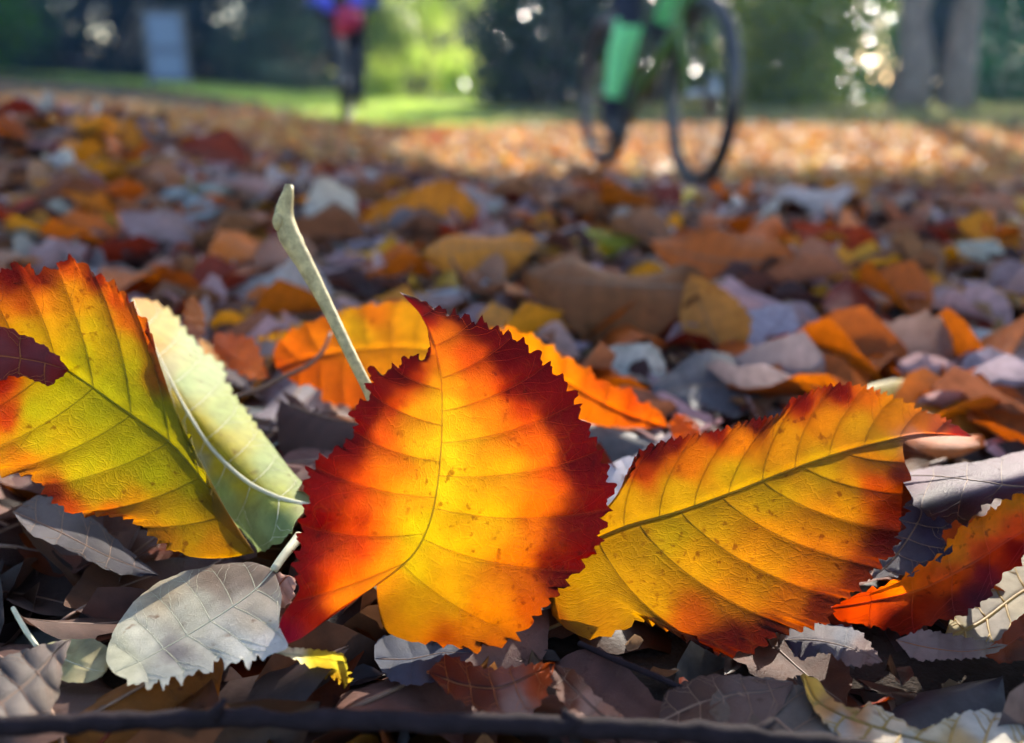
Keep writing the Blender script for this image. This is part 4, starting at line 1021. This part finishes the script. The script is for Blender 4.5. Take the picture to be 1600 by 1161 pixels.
shrub('shrub', 'teal shaded bush right of the tree trunks', 'shrub', 8.6, 15.0, (1.6, 1.0, 1.7), 13000, 0.098, ((22,62,44),(50,104,70)), 'dull', 10)
# tall trees that close the view behind
bt = [(-17,24),(-13.5,23),(-10,23),(-7,23.5),(-3.6,24.5),(-.4,30),(2.8,30),(6,25),(9.4,24.5),(13,24),(17,24)]
nm = ['first', 'second', 'third', 'fourth', 'fifth', 'sixth', 'seventh', 'eighth', 'ninth', 'tenth', 'eleventh']
for j, (x, y) in enumerate(bt):
    shrub('tree', f'dark tree in the blurred wood behind the shrubs, {nm[j]} from the left', 'tree', x, y, (2.5, 1.5, 3.6 if j < 5 else 2.7), 12000, .27, ((8,24,34),(20,46,62)) if j < 6 else ((14,36,18),(40,70,30)), 'dull', 40 + j, nclump=90, spread=.5, stems=3, zc=1.8 if j < 5 else 1.3, stem_r=.16, group='trees of the wood behind')  # blue tones of the left trees hold distant haze in the pigment

# two trunks at right with crowns out of view, shaped to shade the middle of the ground
def big_tree(label, x, y, rb, shade, seed, height=7.2):
    r = np.random.default_rng(seed)
    z0 = float(terr(x, y)); root = empty('tree', (x, y, z0))
    pts = [Vector((r.normal() * .04, r.normal() * .04, z)) for z in np.linspace(-.1, height, 12)]
    MB().tube(pts, [rb * (1.35 if i == 0 else 1.08 if i == 1 else 1 - .06 * i) for i in range(12)], 14).build('trunk', M['bark'], root)
    C = shade - np.array([x, y, z0])
    add_obj('crown', leaf_cloud(C, .17, ((70,80,24),(150,140,44)), r, flat=.6), M['soft'], root)
    for j in range(9):
        e = Vector(C[r.integers(len(C))]); b = pts[7 + j % 4]
        m = b.lerp(e, .5) + Vector((0, 0, .4))
        MB().tube([b, b.lerp(m, .5), m, e], [rb * .35, rb * .28, rb * .18, rb * .06], 7).build('limb', M['bark'], root)
    tag(root, label, 'tree', 'trees at the right of the path')
def shade_points(r, n, region, h0, h1):
    g = region(n)
    hh = r.uniform(h0, h1, len(g))
    G = np.stack([g[:, 0], g[:, 1], terr(g[:, 0], g[:, 1])], -1)
    return G + S[None] * (hh / S[2])[:, None]
r = np.random.default_rng(31)
def reg(x0, x1, y0, y1, wob=.12):
    def f(n):
        x = r.uniform(x0, x1, n); y = r.uniform(y0, y1, n)
        k = (y > y0 + wob * (1 + np.sin(x * 2.3 + y0)) ) & (y < y1 - wob * (1 + np.sin(x * 1.9 + 2)))
        return np.stack([x[k], y[k]], -1)
    return f
sh = [shade_points(r, 6500, reg(-2.6, 1.2, .75, 3.9, .01), 5.0, 7.0), shade_points(r, 6500, reg(1.0, 5.2, .75, 4.1, .05), 5.0, 7.0), shade_points(r, 10000, reg(.4, 8.0, 8.3, 10.4, .2), 5.5, 7.5), shade_points(r, 20000, reg(-7.5, -.6, .6, 8.1, .2), 5.0, 7.0), shade_points(r, 12000, reg(-9, -2.1, 8.3, 15, .3), 5.5, 7.5)]  # unseen foliage placed along sun rays to shade chosen ground bands
low = shade_points(r, 3200, reg(-1.2, 1.6, .43, 1.0, .004), 1.9, 2.5)  # added low bough, out of view, sharpening the shade edge near the front
big_tree('left one of the two grey tree trunks standing at right', 5.50, 12.9, .225, np.concatenate([sh[0], low]), 61)
big_tree('right one of the two grey tree trunks standing at right', 6.13, 12.8, .20, np.concatenate([sh[1], sh[2]]), 62)
big_tree('unseen tall tree added beyond the left edge to shade the left slope', -9.5, 11.5, .30, np.concatenate([sh[3], sh[4]]), 63)  # added tree, out of view, put there for its shade

# lawn beyond the litter
def lawn():
    r = np.random.default_rng(9); n = 60000
    y = np.sqrt(r.uniform(7.6 ** 2, 17 ** 2, n)); x = r.uniform(-1, 1, n) * (.75 * y + .5)
    lim = 8.3 + .5 * np.sin(x * .9) + np.where(x < -1.7, 1.3 + (-x - 1.7) * 1.0, 0) - np.where(np.abs(x + 1.3) < 1.2, .6, 0)
    k = y > lim + r.normal(0, .25, n); x, y = x[k], y[k]; n = len(x)
    z = terr(x, y) - .005
    a = r.uniform(0, 6.28, n); h = r.uniform(.05, .11, n); w = .011
    B = np.stack([x, y, z], -1); s = np.stack([np.cos(a), np.sin(a), 0 * a], -1) * w
    t = np.stack([r.normal(0, .03, n), r.normal(0, .03, n), h], -1)
    V = np.stack([B - s, B + s, B + t], 1).reshape(-1, 3); F = np.arange(n * 3).reshape(-1, 3)
    lo, hi = lin((145,170,78)), lin((200,215,125)); q = r.uniform(0, 1, (n, 1)); c = lo * (1 - q) + hi * q
    dry = ss(-.9, .1, x)[:, None] * .75; c = c * (1 - dry) + lin((128,118,92)) * dry * r.uniform(.6, 1.1, (n, 1))  # toward the right the blades take on litter tone and painted shade
    o = add_obj('grass', mesh_np('grass', V, F, np.repeat(c, 3, 0), smooth=False), M['grass'])
    tag(o, 'strip of short green lawn between the leaf litter and the shrubs', 'grass', kind='stuff')
    # turf sheet under the blades
    ys = np.linspace(8.0, 40, 50); xs = np.linspace(-40, 40, 90); X, Y = np.meshgrid(xs, ys)
    V = np.stack([X, Y, terr(X, Y) - .0015], -1).reshape(-1, 3)
    o = add_obj('lawn', mesh_np('lawn', V, grid_faces(50, 90)), plain('turf', (.05, .085, .02), rough=.9, var=.5, scale=4))
    o['kind'] = 'structure'
lawn()

# notice board at left
def board():
    x, y = -4.98, 13.6; z = float(terr(x, y))
    root = empty('notice_board', (x, y, z), R(8))
    wm = plain('board_white', (.10, .14, .22), rough=.5, var=.15, scale=3); pm = plain('board_post', (.12, .12, .12), rough=.6)
    MB().box((0, 0, .58), (.50, .03, .92)).build('panel', wm, root, smooth=False)
    for s in (-1, 1): MB().box((s * .28, .005, .50), (.05, .05, 1.1)).build('post', pm, root, smooth=False)
    MB().box((0, .004, 1.075), (.66, .06, .05)).build('top_rail', pm, root, smooth=False)
    MB().box((0, -.018, .80), (.40, .006, .40)).build('notice', plain('paper', (.17, .24, .36), rough=.6, var=.1), root, smooth=False)
    MB().box((0, -.018, .34), (.40, .006, .30)).build('notice', bpy.data.materials['paper'], root, smooth=False)
    tag(root, 'pale notice board on two posts before the dark trees at left', 'notice board')
board()

# ------------------------------------------------------------------ cyclists
BLK = plain('black_rubber', (.018, .018, .022), rough=.35, spec=.6, var=.2); STEEL = plain('brushed_metal', (.5, .5, .52), rough=.3, metal=1.0)
def bicycle(name, label, loc, heading, frame_col, bag=None, steer=0.0):
    """bike along local +Y (front); wheels on local z=0"""
    root = empty(name, loc, heading)
    fm = plain(name + '_paint', frame_col, rough=.3, spec=.6, var=.1)
    rW = .345; hy = .53
    for y in (hy, -hy):
        w = empty('wheel', (0, y, rW), steer if y > 0 else 0); w.parent = root
        MB().ring((0, 0, 0), (1, 0, 0), rW - .024, .026, 48, 10).build('tyre', BLK, w)
        MB().ring((0, 0, 0), (1, 0, 0), rW - .055, .011, 48, 6, 1.4).build('rim', plain('rim_grey', (.06, .06, .07), rough=.3, metal=.6), w)
        sp = MB()
        for k in range(24):
            a = 2 * math.pi * k / 24; s = .025 if k % 2 else -.025
            sp.tube([(s, .02 * math.cos(a + .6), .02 * math.sin(a + .6)), (0, (rW - .06) * math.cos(a), (rW - .06) * math.sin(a))], .0013, 4, cap=False)
        sp.build('spokes', BLK, w)
        MB().tube([(-.055, 0, 0), (.055, 0, 0)], .018, 10).build('hub', STEEL, w)
        MB().tube([(-.042, 0, 0), (-.040, 0, 0)], .08, 20).build('brake_disc', STEEL, w)
    bb = (0, -.10, .30); hd0 = (0, .40, .66); hd1 = (0, .365, .80); st = (0, -.26, .78)
    fr = MB()
    for a, b, q in ((bb, hd0, .026), (st, (0, .375, .76), .019), (bb, (0, -.29, .86), .018), (hd0, hd1, .024)): fr.tube([a, b], q, 10)
    for s in (-.05, .05): fr.tube([(s * .4, -.10, .30), (s, -hy, rW)], .011, 7); fr.tube([(s * .3, -.25, .74), (s, -hy, rW)], .010, 7)
    fr.build('frame', fm, root)
    fk = MB()
    for s in (-.058, .058): fk.tube([(s, hy, rW), (s, .435, .64), (0, .40, .69)], [.013, .018, .022], 8)
    fk.build('fork', fm, root)
    MB().tube([(0, .365, .80), (0, .37, .93), (0, .44, .95)], .016, 8).build('stem', BLK, root)
    hb = MB().tube([(-.34, .40, .97), (-.12, .44, .95), (.12, .44, .95), (.34, .40, .97)], .013, 8).build('handlebar', BLK, root)
    for s in (-1, 1): MB().tube([(s * .22, .425, .962), (s * .34, .40, .97)], .017, 8).build('grip', BLK, hb)
    MB().tube([(0, -.28, .82), (0, -.30, .93)], .014, 8).build('seat_post', BLK, root)
    sd = MB(); sd.tube([(0, -.08, .955), (0, -.18, .965), (0, -.30, .965), (0, -.40, .975), (0, -.42, .97)], [.018, .030, .058, .072, .03], 10)
    sd.build('saddle', BLK, root)
    MB().ring((.045, -.10, .30), (1, 0, 0), .085, .006, 28, 6).build('chainring', BLK, root)
    for s, a in ((1, -1), (-1, 1)):
        c = MB().tube([(s * .07, -.10, .30), (s * .085, -.10 + a * .02, .30 + a * .165)], .011, 7).build('crank', BLK, root)
        MB().box((s * .115, -.10 + a * .02, .30 + a * .165), (.10, .08, .02)).build('pedal', BLK, c)
    if bag:
        MB().ball((.06, -.44, .82), (.115, .09, .10)).build('saddle_bag', plain('bag_red', bag, rough=.5), root)
        MB().ball((0, -.50, .72), (.05, .03, .045)).build('rear_light', plain('red_plastic', (.5, .02, .02), rough=.25), root)
    tag(root, label, 'bicycle')
    return root

def rider(label, loc, heading, mats, sock=None, jacketed=True, helmet=(.6, .6, .6), fat=1.0):
    J = {'pelvis': ((0, -.26, 1.04), .135), 'waist': ((0, -.18, 1.18), .125), 'chest': ((0, .00, 1.40), .15), 'neck0': ((0, .07, 1.53), .07), 'neck': ((0, .11, 1.60), .055), 'head': ((0, .17, 1.70), .095), 'crown': ((0, .17, 1.80), .07)}
    E = [('pelvis', 'waist', 'top'), ('waist', 'chest', 'top'), ('chest', 'neck0', 'top'), ('neck0', 'neck', 'skin'), ('neck', 'head', 'skin'), ('head', 'crown', 'skin')]
    for s, n, a in ((1, 'r', -1), (-1, 'l', 1)):
        px, py, pz = s * .10, -.10 + a * .02, .30 + a * .165
        hip = Vector((s * .085, -.24, 1.0)); ank = Vector((px * .95, py - .07, pz + .115))
        dv = ank - hip; L1, L2 = .45, .43; dl = min(dv.length, L1 + L2 - .005); ax = dv.normalized()
        k = (L1 * L1 - L2 * L2 + dl * dl) / (2 * dl); hgt = math.sqrt(max(0, L1 * L1 - k * k))
        fwd = (Vector((0, 1, .25)) - ax * ax.dot(Vector((0, 1, .25)))).normalized()
        knee = hip + ax * k + fwd * hgt
        calf = knee.lerp(ank, .35) - fwd * .02
        J.update({n + 'hip': (tuple(hip), .10), n + 'thigh': (tuple(hip.lerp(knee, .5)), .085), n + 'knee': (tuple(knee), .062), n + 'calf': (tuple(calf), .062), n + 'shin': (tuple(knee.lerp(ank, .78)), .042), n + 'ankle': (tuple(ank), .042), n + 'heel': ((px, py - .09, pz + .045), .040), n + 'ball': ((px, py + .03, pz + .045), .044), n + 'toe': ((px, py + .12, pz + .04), .030)})
        E += [('pelvis', n + 'hip', 'top'), (n + 'hip', n + 'thigh', 'trouser'), (n + 'thigh', n + 'knee', 'trouser'), (n + 'knee', n + 'calf', 'calf'), (n + 'calf', n + 'shin', 'calf'), (n + 'shin', n + 'ankle', 'sock'), (n + 'ankle', n + 'heel', 'shoe'), (n + 'ankle', n + 'ball', 'shoe'), (n + 'ball', n + 'toe', 'shoe')]
        sh_ = Vector((s * .19, .04, 1.46)); hand = Vector((s * .28, .40, 1.005)); el = sh_.lerp(hand, .5) + Vector((s * .07, -.05, -.06))
        J.update({n + 'sho': (tuple(sh_), .068), n + 'elb': (tuple(el), .046), n + 'wri': (tuple(sh_.lerp(hand, .0) * 0 + hand + Vector((0, -.05, .03))), .032), n + 'palm': (tuple(hand), .034)})
        E += [('chest', n + 'sho', 'top'), (n + 'sho', n + 'elb', 'top'), (n + 'elb', n + 'wri', 'top'), (n + 'wri', n + 'palm', 'glove')]
        for f in range(4):
            nm_ = n + 'f%d' % f; x0 = s * (.245 + f * .022)
            J[nm_ + 'a'] = ((x0, .435, 1.0), .011); J[nm_ + 'b'] = ((x0, .44, .965 - .002 * f), .010); J[nm_ + 'c'] = ((x0, .405, .945), .009)
            E += [(n + 'palm', nm_ + 'a', 'glove'), (nm_ + 'a', nm_ + 'b', 'glove'), (nm_ + 'b', nm_ + 'c', 'glove')]
        J[n + 'ta'] = ((s * .225, .40, .985), .012); J[n + 'tb'] = ((s * .215, .415, .955), .010)
        E += [(n + 'palm', n + 'ta', 'glove'), (n + 'ta', n + 'tb', 'glove')]
    names = list(J); idx = {k: i for i, k in enumerate(names)}
    me = bpy.data.meshes.new('body'); me.from_pydata([J[k][0] for k in names], [(idx[a], idx[b]) for a, b, _ in E], [])
    tmp = bpy.data.objects.new('body_skeleton', me); COL.objects.link(tmp)
    sk = tmp.modifiers.new('skin', 'SKIN'); sk.use_smooth_shade = True
    tmp.modifiers.new('sub', 'SUBSURF').levels = 2
    for i, k in enumerate(names):
        v = me.skin_vertices[0].data[i]; fk_ = fat if k[1:] in ('hip', 'thigh', 'knee', 'calf', 'shin') or k in ('pelvis', 'waist', 'chest') else 1.0; v.radius = (J[k][1] * fk_, J[k][1] * fk_); v.use_root = (k == 'pelvis')
    bpy.context.view_layer.update()
    ev = tmp.evaluated_get(bpy.context.evaluated_depsgraph_get())
    body = bpy.data.meshes.new_from_object(ev)
    bpy.data.objects.remove(tmp)
    slots = ['top', 'trouser', 'calf', 'sock', 'shoe', 'glove', 'skin']
    body.materials.clear()
    for s_ in slots: body.materials.append(mats[s_])
    A = np.array([J[a][0] for a, b, _ in E]); Bv = np.array([J[b][0] for a, b, _ in E]); sid = np.array([slots.index(c) for *_, c in E])
    ra = np.array([J[a][1] for a, b, _ in E]); rb_ = np.array([J[b][1] for a, b, _ in E])
    cen = np.array([p.center for p in body.polygons]); AB = Bv - A
    t = np.clip(((cen[:, None] - A) * AB).sum(-1) / ((AB ** 2).sum(-1) + 1e-9), 0, 1)
    dist = np.linalg.norm(cen[:, None] - (A + t[..., None] * AB), axis=-1) / (ra + (rb_ - ra) * t)
    body.polygons.foreach_set('material_index', sid[dist.argmin(1)].astype(np.int32))
    body.polygons.foreach_set('use_smooth', np.ones(len(body.polygons), bool))
    root = empty('person', loc, heading)
    o = add_obj('body', body, None, root)
    hm = MB(); V = []; hm.ball((0, .16, 1.775), (.105, .135, .09)); hm.build('helmet', plain('helmet_shell', helmet, rough=.3), root)
    for s in (-1, 1): MB().ball((s * .034, .262, 1.715), (.012, .008, .009), 8, 6).build('eye', BLK, root)
    MB().ball((0, .275, 1.69), (.014, .02, .024), 8, 6).build('nose', mats['skin'], root)
    MB().ball((0, .262, 1.655), (.026, .008, .006), 8, 6).build('mouth', plain('lip', (.35, .12, .1)), root)
    for s in (-1, 1): MB().ball((s * .094, .165, 1.70), (.012, .022, .032), 8, 6).build('ear', mats['skin'], root)
    tag(root, label, 'person')
    return root
skin = plain('skin', (.45, .27, .19), rough=.5, var=.08)
navy = plain('navy_cloth', (.012, .016, .035), rough=.8, var=.2); dk = plain('charcoal_cloth', (.03, .032, .04), rough=.8, var=.2)
blue = plain('blue_jacket', (.12, .14, .92), rough=.6, var=.12); lime = plain('mint_green_cloth', (.24, .85, .36), rough=.7, var=.12)
glv = plain('blue_glove', (.06, .2, .85), rough=.5); shoe = plain('black_shoe', (.012, .012, .016), rough=.4)
h1 = math.atan2(-(.69 - .45), (3.44 - 4.44)); c1 = ((.69 + .45) / 2, (3.44 + 4.44) / 2)
z1 = float(terr(*c1)) + .012
bicycle('bicycle', 'lime green mountain bike with black wheels ridden toward the viewer', (*c1, z1), h1, (.07, .15, .015), steer=R(-5))
rider('right-hand cyclist with mint green calves and black shoes on the lime bike', (*c1, z1), h1, dict(top=navy, trouser=navy, calf=lime, sock=navy, shoe=shoe, glove=dk, skin=skin))
c2 = (-1.42, 8.0); z2 = float(terr(*c2)) + .01; h2 = R(8)
bicycle('bicycle', 'dark bicycle with a red saddle bag ridden away beside the lawn', (*c2, z2), h2, (.03, .035, .05), bag=(.40, .015, .07))
rider('cyclist in a blue jacket and dark trousers riding away at left', (*c2, z2), h2, dict(top=blue, trouser=navy, calf=dk, sock=dk, shoe=shoe, glove=glv, skin=skin), fat=1.5)

# ------------------------------------------------------------------ thin blue autumn air
def haze():
    m, nt, N, L, out = new_mat('thin_haze')
    v = N.new('ShaderNodeVolumePrincipled'); v.inputs['Color'].default_value = (.34, .56, 1.0, 1); v.inputs['Density'].default_value = .0022; v.inputs['Anisotropy'].default_value = .2
    L.new(v.outputs[0], out.inputs['Volume'])
    o = MB().box((0, 28, 4.0), (130, 70, 11)).build('haze', m, smooth=False)
    tag(o, 'thin bluish haze hanging in the shaded air of the wood', 'haze', kind='stuff')
haze()
